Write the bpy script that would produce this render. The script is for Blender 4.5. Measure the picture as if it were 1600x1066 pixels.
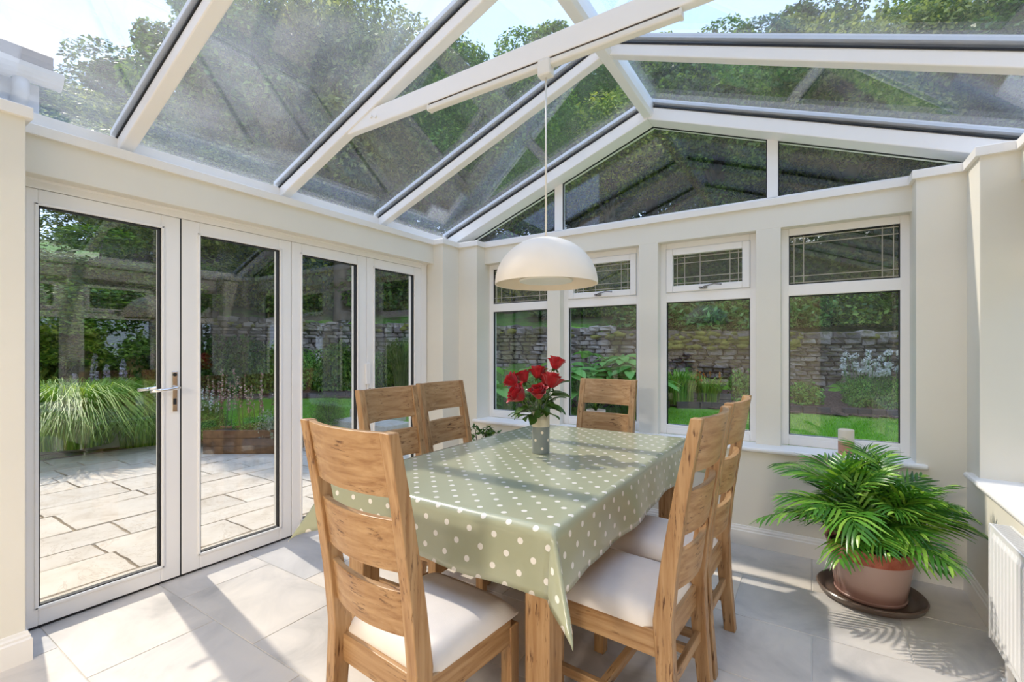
import bpy, bmesh, math, random
import numpy as np
from mathutils import Vector, Matrix, noise as mnoise
R = math.radians
PI = math.pi
S = bpy.context.scene
for o in list(bpy.data.objects): bpy.data.objects.remove(o)
C = S.collection
# ------------------------------------------------------------------ camera, sky, sun, exposure
cam = bpy.data.objects.new('camera', bpy.data.cameras.new('camera')); C.objects.link(cam)
cam.location = (0, 0, 1.35); cam.rotation_euler = (R(90), 0, R(32.86))
cam.data.sensor_fit = 'HORIZONTAL'; cam.data.sensor_width = 36; cam.data.lens = 727/1600*36
cam.data.shift_y = (546.8-533)/1600; cam.data.clip_start = .05; cam.data.clip_end = 300
S.camera = cam
S.view_settings.view_transform = 'Standard'; S.view_settings.look = 'None'
S.view_settings.gamma = 1; S.view_settings.use_curve_mapping = False
S.view_settings.exposure = 1.5
W = bpy.data.worlds.new('sky'); S.world = W; W.use_nodes = True
nt = W.node_tree; bg = nt.nodes['Background']
tc = nt.nodes.new('ShaderNodeTexCoord'); sx_ = nt.nodes.new('ShaderNodeSeparateXYZ'); nt.links.new(tc.outputs['Generated'], sx_.inputs[0])
sr = nt.nodes.new('ShaderNodeValToRGB'); e = sr.color_ramp.elements; e.new(.3); e.new(.6)      # hazy horizon to blue zenith
for q, (p, c) in zip(e, [(0, (.48, .56, .70)), (.25, (.37, .49, .74)), (.6, (.33, .46, .73)), (1, (.31, .44, .72))]): q.position = p; q.color = (*c, 1)
nt.links.new(sx_.outputs[2], sr.inputs[0]); nt.links.new(sr.outputs[0], bg.inputs[0]); bg.inputs[1].default_value = 1.0
sun = bpy.data.objects.new('sun', bpy.data.lights.new('sun', 'SUN')); C.objects.link(sun)
sun.data.energy = 1.5; sun.data.angle = R(1.2); sun.data.color = (1.0, .91, .78)
sd = Vector((math.cos(R(9)), -math.sin(R(9)), -math.tan(R(46.5))))
sun.rotation_euler = sd.to_track_quat('-Z', 'Y').to_euler(); sun.location = (-8, 2, 9)
# added warm fill lamp, unseen behind the camera, to brighten the room
kl = bpy.data.objects.new('kitchen_light', bpy.data.lights.new('kitchen_light', 'AREA')); C.objects.link(kl)
kl.data.energy = 62; kl.data.shape = 'RECTANGLE'; kl.data.size = .6; kl.data.size_y = .6; kl.data.color = (1, .92, .82)
kl.location = (-.85, -2.7, 2.38); kl.rotation_euler = (R(0), 0, 0)
try:
    S.cycles.transparent_max_bounces = 32; S.cycles.max_bounces = 10; S.cycles.diffuse_bounces = 6
except Exception: pass

# ------------------------------------------------------------------ materials
def mat(name):
    m = bpy.data.materials.new(name); m.use_nodes = True
    t = m.node_tree; return m, t, t.nodes['Principled BSDF']
def N(t, typ, **k):
    n = t.nodes.new(typ)
    for a, b in k.items(): setattr(n, a, b)
    return n
def ramp(t, fac, stops):
    r = N(t, 'ShaderNodeValToRGB'); e = r.color_ramp.elements
    while len(e) < len(stops): e.new(.5)
    for q, (p, c) in zip(e, stops): q.position = p; q.color = (*c, 1)
    t.links.new(fac, r.inputs[0]); return r.outputs[0]
def noise(t, scale, detail=4, vec=None, rough=.55, dist=0):
    n = N(t, 'ShaderNodeTexNoise'); n.inputs['Scale'].default_value = scale; n.inputs['Detail'].default_value = detail
    n.inputs['Roughness'].default_value = rough; n.inputs['Distortion'].default_value = dist
    if vec is not None: t.links.new(vec, n.inputs['Vector'])
    return n.outputs['Fac']
def coord(t, which='Object', scale=None):
    c = N(t, 'ShaderNodeTexCoord').outputs[which]
    if scale:
        mp = N(t, 'ShaderNodeMapping'); mp.inputs['Scale'].default_value = scale; t.links.new(c, mp.inputs[0]); c = mp.outputs[0]
    return c
def bump(t, b, h, strength=.3, dist=.01):
    n = N(t, 'ShaderNodeBump'); n.inputs['Strength'].default_value = strength; n.inputs['Distance'].default_value = dist
    t.links.new(h, n.inputs['Height']); t.links.new(n.outputs[0], b.inputs['Normal'])
def mix(t, fac, a, b, mode='MIX'):
    n = N(t, 'ShaderNodeMix', data_type='RGBA', blend_type=mode)
    for s, v in ((0, fac), (6, a), (7, b)):
        if hasattr(v, 'is_output'): t.links.new(v, n.inputs[s])
        elif s == 0: n.inputs[0].default_value = v
        else: n.inputs[s].default_value = (*v, 1)
    return n.outputs[2]
def math_(t, op, a, b=None):
    n = N(t, 'ShaderNodeMath', operation=op)
    for i, v in enumerate((a, b)):
        if v is None: continue
        if hasattr(v, 'is_output'): t.links.new(v, n.inputs[i])
        else: n.inputs[i].default_value = v
    return n.outputs[0]
def plain(name, col, rough=.5, var=.05, scale=6, spec=None, metal=0, bmp=0, bscale=80):
    m, t, b = mat(name)
    c = ramp(t, noise(t, scale, 4, coord(t)), [(.3, tuple(v*(1-var) for v in col)), (.7, tuple(min(1, v*(1+var)) for v in col))])
    t.links.new(c, b.inputs['Base Color']); b.inputs['Roughness'].default_value = rough; b.inputs['Metallic'].default_value = metal
    if spec is not None: b.inputs['Specular IOR Level'].default_value = spec
    if bmp: bump(t, b, noise(t, bscale, 3, coord(t)), bmp, .004)
    return m
def wood(name, axis, cols=((.23, .10, .03), (.39, .22, .095), (.50, .315, .155))):
    m, t, b = mat(name)
    sc = [42, 42, 42]; sc[axis] = 2.6
    v = coord(t, 'Object', sc)
    oi = N(t, 'ShaderNodeObjectInfo')
    ad = N(t, 'ShaderNodeVectorMath', operation='ADD'); t.links.new(v, ad.inputs[0]); 
    mu = N(t, 'ShaderNodeVectorMath', operation='SCALE'); mu.inputs[0].default_value = (37, 19, 53); t.links.new(oi.outputs['Random'], mu.inputs['Scale'])
    t.links.new(mu.outputs[0], ad.inputs[1]); v = ad.outputs[0]
    g = noise(t, 1.2, 8, v, .6, .35)
    c = ramp(t, g, [(.28, cols[0]), (.47, cols[1]), (.66, cols[2])])
    blot = noise(t, 5, 3, coord(t))
    c = mix(t, math_(t, 'MULTIPLY', blot, .3), c, (.36, .19, .08), 'MIX')
    sc2 = [120, 120, 120]; sc2[axis] = 14
    k = ramp(t, noise(t, 1, 3, coord(t, 'Object', sc2), .6), [(.56, (1, 1, 1)), (.65, (.26, .17, .11))])
    patch = ramp(t, noise(t, 7, 2, coord(t)), [(.48, (0, 0, 0)), (.60, (1, 1, 1))])
    k = mix(t, patch, (1, 1, 1), k)
    c = mix(t, 1.0, c, k, 'MULTIPLY')
    t.links.new(c, b.inputs['Base Color']); b.inputs['Roughness'].default_value = .42
    bump(t, b, g, .25, .003)
    return m
def leafmat(name, stops, rough=.45, trans=.35, spec=.35):
    m, t, b = mat(name)
    geo = N(t, 'ShaderNodeNewGeometry')
    v = math_(t, 'ADD', math_(t, 'MULTIPLY', geo.outputs['Random Per Island'], .7), math_(t, 'MULTIPLY', noise(t, .7, 3, coord(t)), .3))
    c = ramp(t, v, stops)
    t.links.new(c, b.inputs['Base Color']); b.inputs['Roughness'].default_value = rough; b.inputs['Specular IOR Level'].default_value = spec
    tr = N(t, 'ShaderNodeBsdfTranslucent'); 
    cc = mix(t, 1.0, c, (1.25, 1.2, .5), 'MULTIPLY'); t.links.new(cc, tr.inputs[0])
    ms = N(t, 'ShaderNodeMixShader'); ms.inputs[0].default_value = trans
    t.links.new(b.outputs[0], ms.inputs[1]); t.links.new(tr.outputs[0], ms.inputs[2])
    t.links.new(ms.outputs[0], t.nodes['Material Output'].inputs[0])
    return m
def glassmat(name, ior, tint, dirt=None):
    m, t, b = mat(name); t.nodes.remove(b)
    geo = N(t, 'ShaderNodeNewGeometry')
    io = math_(t, 'ADD', math_(t, 'MULTIPLY', geo.outputs['Backfacing'], 1/ior-ior), ior)
    fr = N(t, 'ShaderNodeFresnel'); t.links.new(io, fr.inputs['IOR'])
    tp = N(t, 'ShaderNodeBsdfTransparent'); tp.inputs[0].default_value = (*tint, 1)
    gl = N(t, 'ShaderNodeBsdfGlossy'); gl.inputs['Roughness'].default_value = 0.0; gl.inputs[0].default_value = (.95, .97, 1, 1)
    ms = N(t, 'ShaderNodeMixShader'); t.links.new(fr.outputs[0], ms.inputs[0]); t.links.new(tp.outputs[0], ms.inputs[1]); t.links.new(gl.outputs[0], ms.inputs[2])
    out = ms.outputs[0]
    if dirt:
        lo, hi = dirt
        f = ramp(t, noise(t, 1.3, 8, coord(t, 'Object', (1, .55, 1)), .62, 1.2), [(.35, (lo,)*3), (.72, (hi,)*3)])
        sp = ramp(t, noise(t, 45, 3, coord(t), .7), [(.74, (0, 0, 0)), (.80, (.25,)*3)])
        f = math_(t, 'ADD', f, sp)
        tl = N(t, 'ShaderNodeBsdfTranslucent'); tl.inputs[0].default_value = (.9, .9, .9, 1)
        m2 = N(t, 'ShaderNodeMixShader'); t.links.new(f, m2.inputs[0]); t.links.new(out, m2.inputs[1]); t.links.new(tl.outputs[0], m2.inputs[2]); out = m2.outputs[0]
    t.links.new(out, t.nodes['Material Output'].inputs[0])
    return m
M = {}
M['paint'] = plain('cream_paint', (.80, .755, .65), .75, .02, 2)
M['white'] = plain('white_frame', (.90, .87, .83), .32, .015, 3)
M['trim'] = plain('white_trim', (.88, .84, .775), .4, .015, 3)
M['gasket'] = plain('black_gasket', (.012, .012, .014), .6)
M['cap'] = plain('grey_capping', (.60, .62, .65), .4)
M['chrome'] = plain('chrome', (.8, .78, .76), .12, .02, 5, metal=1)
M['handle'] = plain('polished_handle', (.33, .31, .30), .18, .1, 5, metal=1)
M['cream_plastic'] = plain('cream_plastic', (.80, .76, .68), .4, .02)
M['shade'] = plain('lampshade', (.86, .77, .64), .5, .02)
M['lead'] = plain('lead_strip', (.42, .38, .29), .5)
M['rad'] = plain('radiator_paint', (.84, .84, .83), .3, .01)
M['dark'] = plain('dark_void', (.02, .02, .02), .8)
M['seat'] = plain('cream_fabric', (.80, .73, .66), .6, .04, 9, bmp=.15, bscale=300)
M['soil'] = plain('soil', (.035, .022, .014), .95, .3, 30, bmp=.6, bscale=60)
M['woodx'] = wood('oak_x', 0); M['woody'] = wood('oak_y', 1); M['woodz'] = wood('oak_z', 2)
M['bark'] = plain('tree_bark', (.10, .075, .05), .9, .35, 5, bmp=.8, bscale=12)
M['roofslate'] = plain('roof_slate', (.10, .10, .11), .7, .2, 10)
M['gutter'] = plain('white_gutter', (.50, .48, .45), .4, .1, 9)
M['glass'] = glassmat('window_glass', 1.48, (.985, .995, .99))
M['doorglass'] = glassmat('door_glass', 1.62, (.985, .995, .99))
M['leadglass'] = glassmat('leaded_glass', 1.7, (.80, .73, .60), (.03, .06))
M['roofglass'] = glassmat('roof_glass_dusty', 1.78, (.985, .99, .99), (.012, .10))
M['roofglassr'] = glassmat('roof_glass', 1.78, (.985, .99, .99), (.005, .025))
def tilemat():
    m, t, b = mat('floor_tile')
    oi = N(t, 'ShaderNodeObjectInfo')
    c = coord(t)
    ad = N(t, 'ShaderNodeVectorMath', operation='ADD'); t.links.new(c, ad.inputs[0]); t.links.new(oi.outputs['Location'], ad.inputs[1])
    mu = N(t, 'ShaderNodeVectorMath', operation='SCALE'); mu.inputs[0].default_value = (9, 7, 5); t.links.new(oi.outputs['Random'], mu.inputs['Scale'])
    ad2 = N(t, 'ShaderNodeVectorMath', operation='ADD'); t.links.new(ad.outputs[0], ad2.inputs[0]); t.links.new(mu.outputs[0], ad2.inputs[1])
    g = noise(t, 2.2, 7, ad2.outputs[0], .6, .8)
    col = ramp(t, g, [(.28, (.43, .41, .385)), (.45, (.60, .565, .525)), (.58, (.69, .645, .59)), (.75, (.76, .69, .60))])
    tone = ramp(t, oi.outputs['Random'], [(0, (.86, .88, .92)), (1, (1.04, 1.0, .95))])
    col = mix(t, 1, col, tone, 'MULTIPLY')
    t.links.new(col, b.inputs['Base Color']); b.inputs['Roughness'].default_value = .32; b.inputs['Specular IOR Level'].default_value = .4
    bump(t, b, g, .05, .01)
    return m
M['tile'] = tilemat()
M['grout'] = plain('tile_grout', (.60, .57, .53), .8)
def slabmat():
    m, t, b = mat('flagstone')
    oi = N(t, 'ShaderNodeObjectInfo'); c = coord(t)
    mu = N(t, 'ShaderNodeVectorMath', operation='SCALE'); mu.inputs[0].default_value = (9, 7, 5); t.links.new(oi.outputs['Random'], mu.inputs['Scale'])
    ad = N(t, 'ShaderNodeVectorMath', operation='ADD'); t.links.new(c, ad.inputs[0]); t.links.new(mu.outputs[0], ad.inputs[1])
    g = noise(t, 3, 8, ad.outputs[0], .62, .7)
    col = ramp(t, g, [(.3, (.50, .42, .33)), (.45, (.62, .55, .46)), (.6, (.66, .60, .52)), (.75, (.60, .47, .33))])
    tone = ramp(t, oi.outputs['Random'], [(0, (.88, .86, .84)), (1, (1.04, 1.0, .95))]); col = mix(t, 1, col, tone, 'MULTIPLY')
    cr = ramp(t, noise(t, 1.6, 5, ad.outputs[0], .7, 1.5), [(.488, (1, 1, 1)), (.5, (.62, .52, .40)), (.512, (1, 1, 1))])
    col = mix(t, .55, col, mix(t, 1, col, cr, 'MULTIPLY'))
    t.links.new(col, b.inputs['Base Color']); b.inputs['Roughness'].default_value = .7
    bump(t, b, g, .5, .02); return m
M['slab'] = slabmat()
M['joint'] = plain('sandy_joint', (.30, .23, .15), .9, .3, 8)
def stonemat():
    m, t, b = mat('wall_stone')
    geo = N(t, 'ShaderNodeNewGeometry'); oi = N(t, 'ShaderNodeObjectInfo')
    rnd = math_(t, 'FRACT', math_(t, 'ADD', oi.outputs['Random'], geo.outputs['Random Per Island']))
    base = ramp(t, rnd, [(0, (.10, .075, .06)), (.35, (.19, .15, .13)), (.7, (.30, .25, .22)), (1, (.42, .35, .29))])
    g = noise(t, 9, 6, coord(t, 'Generated'), .65)
    col = mix(t, 1, base, ramp(t, g, [(.3, (.6, .6, .6)), (.7, (1.25, 1.22, 1.2))]), 'MULTIPLY')
    ms = ramp(t, noise(t, 1.4, 5, coord(t, 'Object'), .6), [(.50, (0, 0, 0)), (.62, (1, 1, 1))])
    col = mix(t, math_(t, 'MULTIPLY', ms, .75), col, (.14, .12, .025))
    t.links.new(col, b.inputs['Base Color']); b.inputs['Roughness'].default_value = .9
    bump(t, b, g, .8, .03); return m
M['stone'] = stonemat()
M['moss'] = plain('moss', (.19, .17, .03), .95, .6, 5, bmp=1, bscale=25)
def grassground():
    m, t, b = mat('lawn_ground')
    c = coord(t)
    a = ramp(t, noise(t, .35, 4, c), [(.35, (.12, .33, .015)), (.65, (.23, .50, .025))])
    f = ramp(t, noise(t, 55, 4, c, .7), [(.3, (.65, .65, .6)), (.7, (1.25, 1.2, 1.1))])
    c2 = mix(t, 1, a, f, 'MULTIPLY')
    t.links.new(c2, b.inputs['Base Color']); b.inputs['Roughness'].default_value = .8
    bump(t, b, noise(t, 70, 3, c), .8, .03); return m
M['lawn'] = grassground()
def bankground():
    m, t, b = mat('bank_ground'); c = coord(t)
    a = ramp(t, noise(t, .8, 6, c, .65), [(.3, (.04, .10, .016)), (.48, (.12, .26, .03)), (.6, (.10, .09, .035)), (.75, (.20, .36, .05))])
    t.links.new(a, b.inputs['Base Color']); b.inputs['Roughness'].default_value = .9; bump(t, b, noise(t, 18, 4, c), 1, .1); return m
M['bank'] = bankground()
def mulchmat():
    m, t, b = mat('bark_mulch'); c = coord(t)
    a = ramp(t, noise(t, 26, 5, c, .7), [(.3, (.04, .018, .012)), (.5, (.14, .07, .05)), (.7, (.32, .2, .16))])
    t.links.new(a, b.inputs['Base Color']); b.inputs['Roughness'].default_value = .9; bump(t, b, noise(t, 30, 4, c, .8), 1, .05); return m
M['mulch'] = mulchmat()
def leafp(name, d, m_, l, **k): return leafmat(name, [(.15, d), (.5, m_), (.85, l)], **k)
M['lf_dark'] = leafp('leaf_dark', (0.009, 0.027, 0.005), (.06, .145, .022), (.17, .29, .05), rough=.4)
M['lf_mid'] = leafp('leaf_mid', (0.018, 0.045, 0.007), (.11, .22, .032), (.30, .42, .07))
M['lf_yel'] = leafp('leaf_yellow', (0.041, 0.068, 0.009), (.26, .36, .045), (.60, .62, .11))
M['lf_oak'] = leafp('leaf_pale', (.06, .10, .03), (.18, .24, .06), (.46, .50, .17), trans=.45)
M['lf_bush'] = leafp('leaf_bush', (0.023, 0.077, 0.011), (.14, .36, .05), (.34, .60, .12))
M['lf_rhodo'] = leafp('leaf_rhododendron', (0.016, 0.054, 0.009), (.09, .26, .045), (.24, .46, .11), rough=.25)
M['lf_hosta'] = leafp('leaf_hosta', (.11, .30, .06), (.22, .48, .11), (.40, .64, .18), rough=.4)
M['lf_silver'] = leafp('leaf_silver', (.20, .26, .18), (.34, .40, .30), (.52, .56, .46))
M['lf_palm'] = leafp('leaf_palm', (.035, .13, .015), (.10, .29, .03), (.30, .50, .07), rough=.28, trans=.25)
M['lf_rose'] = leafp('leaf_rose', (.02, .06, .012), (.05, .12, .02), (.13, .22, .05), rough=.3, trans=.2)
M['lf_grass'] = leafp('leaf_grass', (.08, .20, .02), (.20, .40, .045), (.44, .60, .11))
M['lf_lime'] = leafp('leaf_lime', (.14, .20, .02), (.34, .42, .05), (.55, .58, .10))
M['lf_lawn'] = leafp('leaf_lawn', (.12, .33, .015), (.22, .50, .03), (.34, .62, .06), trans=.4)
M['lf_fount'] = leafp('leaf_fountain', (.10, .12, .04), (.20, .22, .08), (.36, .34, .16))
M['lf_purple'] = leafp('leaf_purple', (.03, .006, .010), (.08, .012, .02), (.16, .03, .05))
M['fl_white'] = leafp('petal_white', (.60, .56, .58), (.75, .72, .74), (.85, .84, .84), trans=.2)
M['fl_pink'] = leafp('petal_pink', (.25, .10, .10), (.45, .26, .24), (.65, .50, .46), trans=.2)
M['fl_orange'] = leafp('petal_orange', (.45, .10, .02), (.62, .20, .04), (.75, .38, .09), trans=.2)
M['fl_lilac'] = leafp('petal_lilac', (.25, .20, .32), (.5, .45, .58), (.7, .66, .75), trans=.2)
def rosemat():
    m, t, b = mat('rose_petal')
    c = ramp(t, noise(t, 40, 3, coord(t)), [(.3, (.28, .003, .009)), (.7, (.50, .008, .018))])
    t.links.new(c, b.inputs['Base Color']); b.inputs['Roughness'].default_value = .45; b.inputs['Sheen Weight'].default_value = .15; return m
M['rose'] = rosemat()
M['stem'] = plain('rose_stem', (.10, .17, .04), .5)

# ------------------------------------------------------------------ mesh helpers
class MB:
    def __init__(s): s.v = []; s.f = []; s.uv = None
    def add(s, v, f):
        n = len(s.v); s.v += [tuple(p) for p in v]; s.f += [tuple(i+n for i in q) for q in f]
    def box(s, x0, x1, y0, y1, z0, z1, mtx=None):
        v = [Vector((x, y, z)) for z in (z0, z1) for x, y in ((x0, y0), (x1, y0), (x1, y1), (x0, y1))]
        if mtx: v = [mtx @ p for p in v]
        s.add(v, [(3, 2, 1, 0), (4, 5, 6, 7), (0, 1, 5, 4), (1, 2, 6, 5), (2, 3, 7, 6), (3, 0, 4, 7)]); return s
    def prism(s, poly, axis, a0, a1):
        # poly in the two other axes (cyclic order), extruded along axis
        n = len(poly); v = []
        for a in (a0, a1):
            for p, q in poly:
                v.append({0: (a, p, q), 1: (p, a, q), 2: (p, q, a)}[axis])
        s.add(v, [tuple(range(n))[::-1], tuple(range(n, 2*n))]+[(i, (i+1) % n, n+(i+1) % n, n+i) for i in range(n)]); return s
    def tube(s, pts, r, seg=8, cap=True):
        pts = [Vector(p) for p in pts]; n = len(pts); rr = r if hasattr(r, '__len__') else [r]*n
        v = []; pr = None
        for i, p in enumerate(pts):
            d = (pts[min(i+1, n-1)]-pts[max(i-1, 0)]).normalized()
            a = pr if pr is not None else (Vector((0, 0, 1)) if abs(d.z) < .9 else Vector((1, 0, 0)))
            a = (a-d*a.dot(d)).normalized(); pr = a; b = d.cross(a)
            v += [p+(a*math.cos(2*PI*k/seg)+b*math.sin(2*PI*k/seg))*rr[i] for k in range(seg)]
        f = [(i*seg+k, i*seg+(k+1) % seg, (i+1)*seg+(k+1) % seg, (i+1)*seg+k) for i in range(n-1) for k in range(seg)]
        if cap: f += [tuple(range(seg))[::-1], tuple((n-1)*seg+k for k in range(seg))]
        s.add(v, f); return s
    def lathe(s, prof, seg=40, c=(0, 0, 0)):
        v = []; n = len(prof)
        for r, z in prof:
            for k in range(seg): a = 2*PI*k/seg; v.append((c[0]+r*math.cos(a), c[1]+r*math.sin(a), c[2]+z))
        s.add(v, [(i*seg+k, i*seg+(k+1) % seg, (i+1)*seg+(k+1) % seg, (i+1)*seg+k) for i in range(n-1) for k in range(seg)]); return s
    def build(s, name, m, parent=None, bevel=0, smooth=False, label=None, loc=None, rot=None):
        me = bpy.data.meshes.new(name); me.from_pydata(s.v, [], s.f); me.update()
        me.materials.append(m); o = bpy.data.objects.new(name, me); C.objects.link(o)
        if smooth:
            me.shade_smooth()
        if bevel:
            b = o.modifiers.new('bevel', 'BEVEL'); b.width = bevel; b.segments = 2; b.limit_method = 'ANGLE'; b.angle_limit = R(40)
        if parent: o.parent = parent
        if loc: o.location = loc
        if rot: o.rotation_euler = rot
        if label: o['label'] = label
        return o
def autosmooth(o, ang=35):
    try:
        o.data.shade_smooth(); o.data.set_sharp_from_angle(angle=R(ang))
    except Exception: pass
    return o
def npmesh(name, v, nper, faces, m, parent=None, smooth=False):
    """v (n,nper,3) array of islands; faces: list of index tuples of one island (all same length)"""
    n = v.shape[0]; k = len(faces[0]); fa = np.array(faces)
    idx = (fa[None]+(np.arange(n)*nper)[:, None, None]).reshape(-1)
    me = bpy.data.meshes.new(name); me.vertices.add(n*nper); me.vertices.foreach_set('co', v.reshape(-1).astype(np.float32))
    me.loops.add(len(idx)); me.loops.foreach_set('vertex_index', idx.astype(np.int32))
    nf = len(idx)//k; me.polygons.add(nf); me.polygons.foreach_set('loop_start', (np.arange(nf)*k).astype(np.int32))
    me.polygons.foreach_set('loop_total', np.full(nf, k, np.int32)); me.update(calc_edges=True); me.validate()
    me.materials.append(m)
    if smooth: me.shade_smooth()
    o = bpy.data.objects.new(name, me); C.objects.link(o)
    if parent: o.parent = parent
    return o
def empty(name, loc=(0, 0, 0), rz=0, kind=None):
    o = bpy.data.objects.new(name, None); C.objects.link(o); o.location = loc; o.rotation_euler = (0, 0, rz); o.empty_display_size = .1
    if kind: o['kind'] = kind
    return o
def tag(o, label, cat, group=None):
    o['label'] = label; o['category'] = cat
    if group: o['group'] = group
    return o
def copytree(o, parent=None):
    c = o.copy(); C.objects.link(c); c.parent = parent
    for ch in list(o.children): copytree(ch, c)
    return c
def st(o): o['kind'] = 'structure'; return o

# ------------------------------------------------------------------ floor and room shell
XL, XF, XP = -3.146, -3.065, -2.947
YP, YF = 3.591, 3.72
XR, XRF = .73, .88
ZR0, ZR1 = 2.355, 2.405
fl = MB().box(-3.29, 1.02, -6.0, 3.88, -.13, -.004).build('floor', M['grout']); st(fl)
rows = [.655+.4905*k for k in range(-8, 7)]
rng = random.Random(4)
tm = {}
def tile(x0, x1, y0, y1):
    w, h = round(x1-x0, 3), round(y1-y0, 3)
    if (w, h) not in tm:
        g = .002; b = .0015
        mb = MB(); a, c = w/2-g, h/2-g
        lo = [(-a, -c, -.004), (a, -c, -.004), (a, c, -.004), (-a, c, -.004)]; hi = [(-a+b, -c+b, 0), (a-b, -c+b, 0), (a-b, c-b, 0), (-a+b, c-b, 0)]
        mb.add(lo+hi, [(4, 5, 6, 7), (0, 1, 5, 4), (1, 2, 6, 5), (2, 3, 7, 6), (3, 0, 4, 7)])
        me = bpy.data.meshes.new('floor_tile'); me.from_pydata(mb.v, [], mb.f); me.materials.append(M['tile']); tm[(w, h)] = me
    o = bpy.data.objects.new('floor_tile', tm[(w, h)]); C.objects.link(o); o.location = ((x0+x1)/2, (y0+y1)/2, 0); o.parent = fl
for i, y in enumerate(rows):
    y1 = min(y+.4905, 3.83); y0 = y
    if y0 >= 3.8: continue
    off = -2.505 if i % 2 == 0 else -2.875
    xs = [-3.20]+[x for x in [off+.718*k for k in range(-2, 8)] if -3.15 < x < .95]+[1.0]
    for a, b in zip(xs, xs[1:]): tile(a, b, y0, y1)

wl = MB(); wl.box(-3.32, -2.87, -1.6, .552, 0, ZR1-.01).box(-3.32, XF, .55, 3.36, 2.178, ZR1-.01)
wl.box(-3.32, XP, 3.353, 3.90, 0, ZR1-.01).box(-3.0, -2.724, YP, 3.90, 0, ZR1-.01)
st(wl.build('wall_left', M['paint'], bevel=.004))
wb = MB(); wb.box(-2.73, .52, YP, 3.90, 0, .655)
for a, b in ((-2.023, -1.893), (-1.182, -1.028), (-.339, -.185)): wb.box(a, b, YF, 3.90, .65, 2.2)
wb.box(-2.73, .52, YF, 3.90, 2.197, ZR1-.01)
st(wb.build('wall_back', M['paint'], bevel=.004))
wr = MB(); wr.box(.511, 1.09, YP, 3.90, 0, ZR1-.01).box(XR, 1.09, 3.354, 3.7, 0, ZR1-.01).box(XR, 1.09, -1.6, 3.36, 0, .655)
for a, b in ((2.60, 2.73), (1.72, 1.85), (.84, .97), (-.2, .1), (-1.6, -1.0)): wr.box(XRF, 1.09, a, b, .65, 2.2)
wr.box(XRF, 1.09, -1.6, 3.36, 2.197, ZR1-.01)
st(wr.build('wall_right', M['paint'], bevel=.004))
# house behind the camera: opening into a kitchen
wh = MB(); wh.box(-3.5, -2.9, -1.15, -.90, 0, 5.2).box(.1, 3.0, -1.15, -.90, 0, 5.2).box(-2.9, .1, -1.15, -.90, 2.25, 5.2)
wh.box(-3.5, -3.3, -6.1, -1.15, 0, 2.6).box(1.0, 1.2, -6.1, -1.15, 0, 2.6).box(-3.5, 1.2, -6.2, -6.0, 0, 2.6)
st(wh.build('wall_rear', M['paint']))
st(MB().box(-3.5, 1.2, -6.2, -1.15, 2.42, 2.6).build('ceiling_kitchen', M['trim']))

def offset_path(P, d):
    out = []
    for i, p in enumerate(P):
        dirs = []
        if i > 0: dirs.append(Vector((P[i][0]-P[i-1][0], P[i][1]-P[i-1][1])).normalized())
        if i < len(P)-1: dirs.append(Vector((P[i+1][0]-P[i][0], P[i+1][1]-P[i][1])).normalized())
        ns = [Vector((q.y, -q.x)) for q in dirs]     # right-hand side = into the room
        if len(ns) == 2:
            k = ns[0]+ns[1]; k = k/k.dot(ns[0])
        else: k = ns[0]
        out.append((p[0]+k.x*d, p[1]+k.y*d))
    return out
def path_profile(P, prof):
    mb = MB(); rings = [[(x, y, z) for x, y in offset_path(P, d)] for d, z in prof]
    n = len(P); m_ = len(prof); v = [rings[j][i] for i in range(n) for j in range(m_)]
    f = [(i*m_+j, i*m_+(j+1) % m_, (i+1)*m_+(j+1) % m_, (i+1)*m_+j) for i in range(n-1) for j in range(m_)]
    f += [tuple(range(m_)), tuple((n-1)*m_+j for j in range(m_))[::-1]]
    mb.add(v, f); return mb
ring = [(-2.87, -1.6), (-2.87, .552), (XF, .552), (XF, 3.353), (XP, 3.353), (XP, YP), (-2.724, YP), (-2.724, YF), (.511, YF), (.511, YP), (XR, YP), (XR, 3.354), (XRF, 3.354), (XRF, -1.6)]
st(path_profile(ring, [(-.20, ZR1), (.018, ZR1), (.02, ZR1-.004), (.02, ZR0), (-.05, ZR0)]).build('trim_1', M['trim'], bevel=.002))
sk = [(0, 0), (.018, 0), (.018, .095), (.013, .102), (.013, .112), (.008, .120), (.006, .130), (0, .132)]
st(path_profile([(-2.87, -1.6), (-2.87, .552), (-3.13, .552)], sk).build('baseboard_left', M['trim']))
st(path_profile([(XL, 3.353), (XP, 3.353), (XP, YP), (XR, YP)], sk).build('baseboard_back', M['trim']))
st(path_profile([(XR, YP-.018), (XR, -1.6)], sk).build('baseboard_right', M['trim']))
# sills
def sill(name, x0, x1, y0, y1, front):
    mb = MB()
    return mb
s1 = MB().box(-2.763, .565, 3.557, 3.80, .652, .682).build('window_sill', M['white'], bevel=.012); s1.name = 'trim_2'; st(s1)
s2 = MB().box(.695, .97, -1.4, 3.50, .652, .682).build('trim_3', M['white'], bevel=.012); st(s2)

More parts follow.
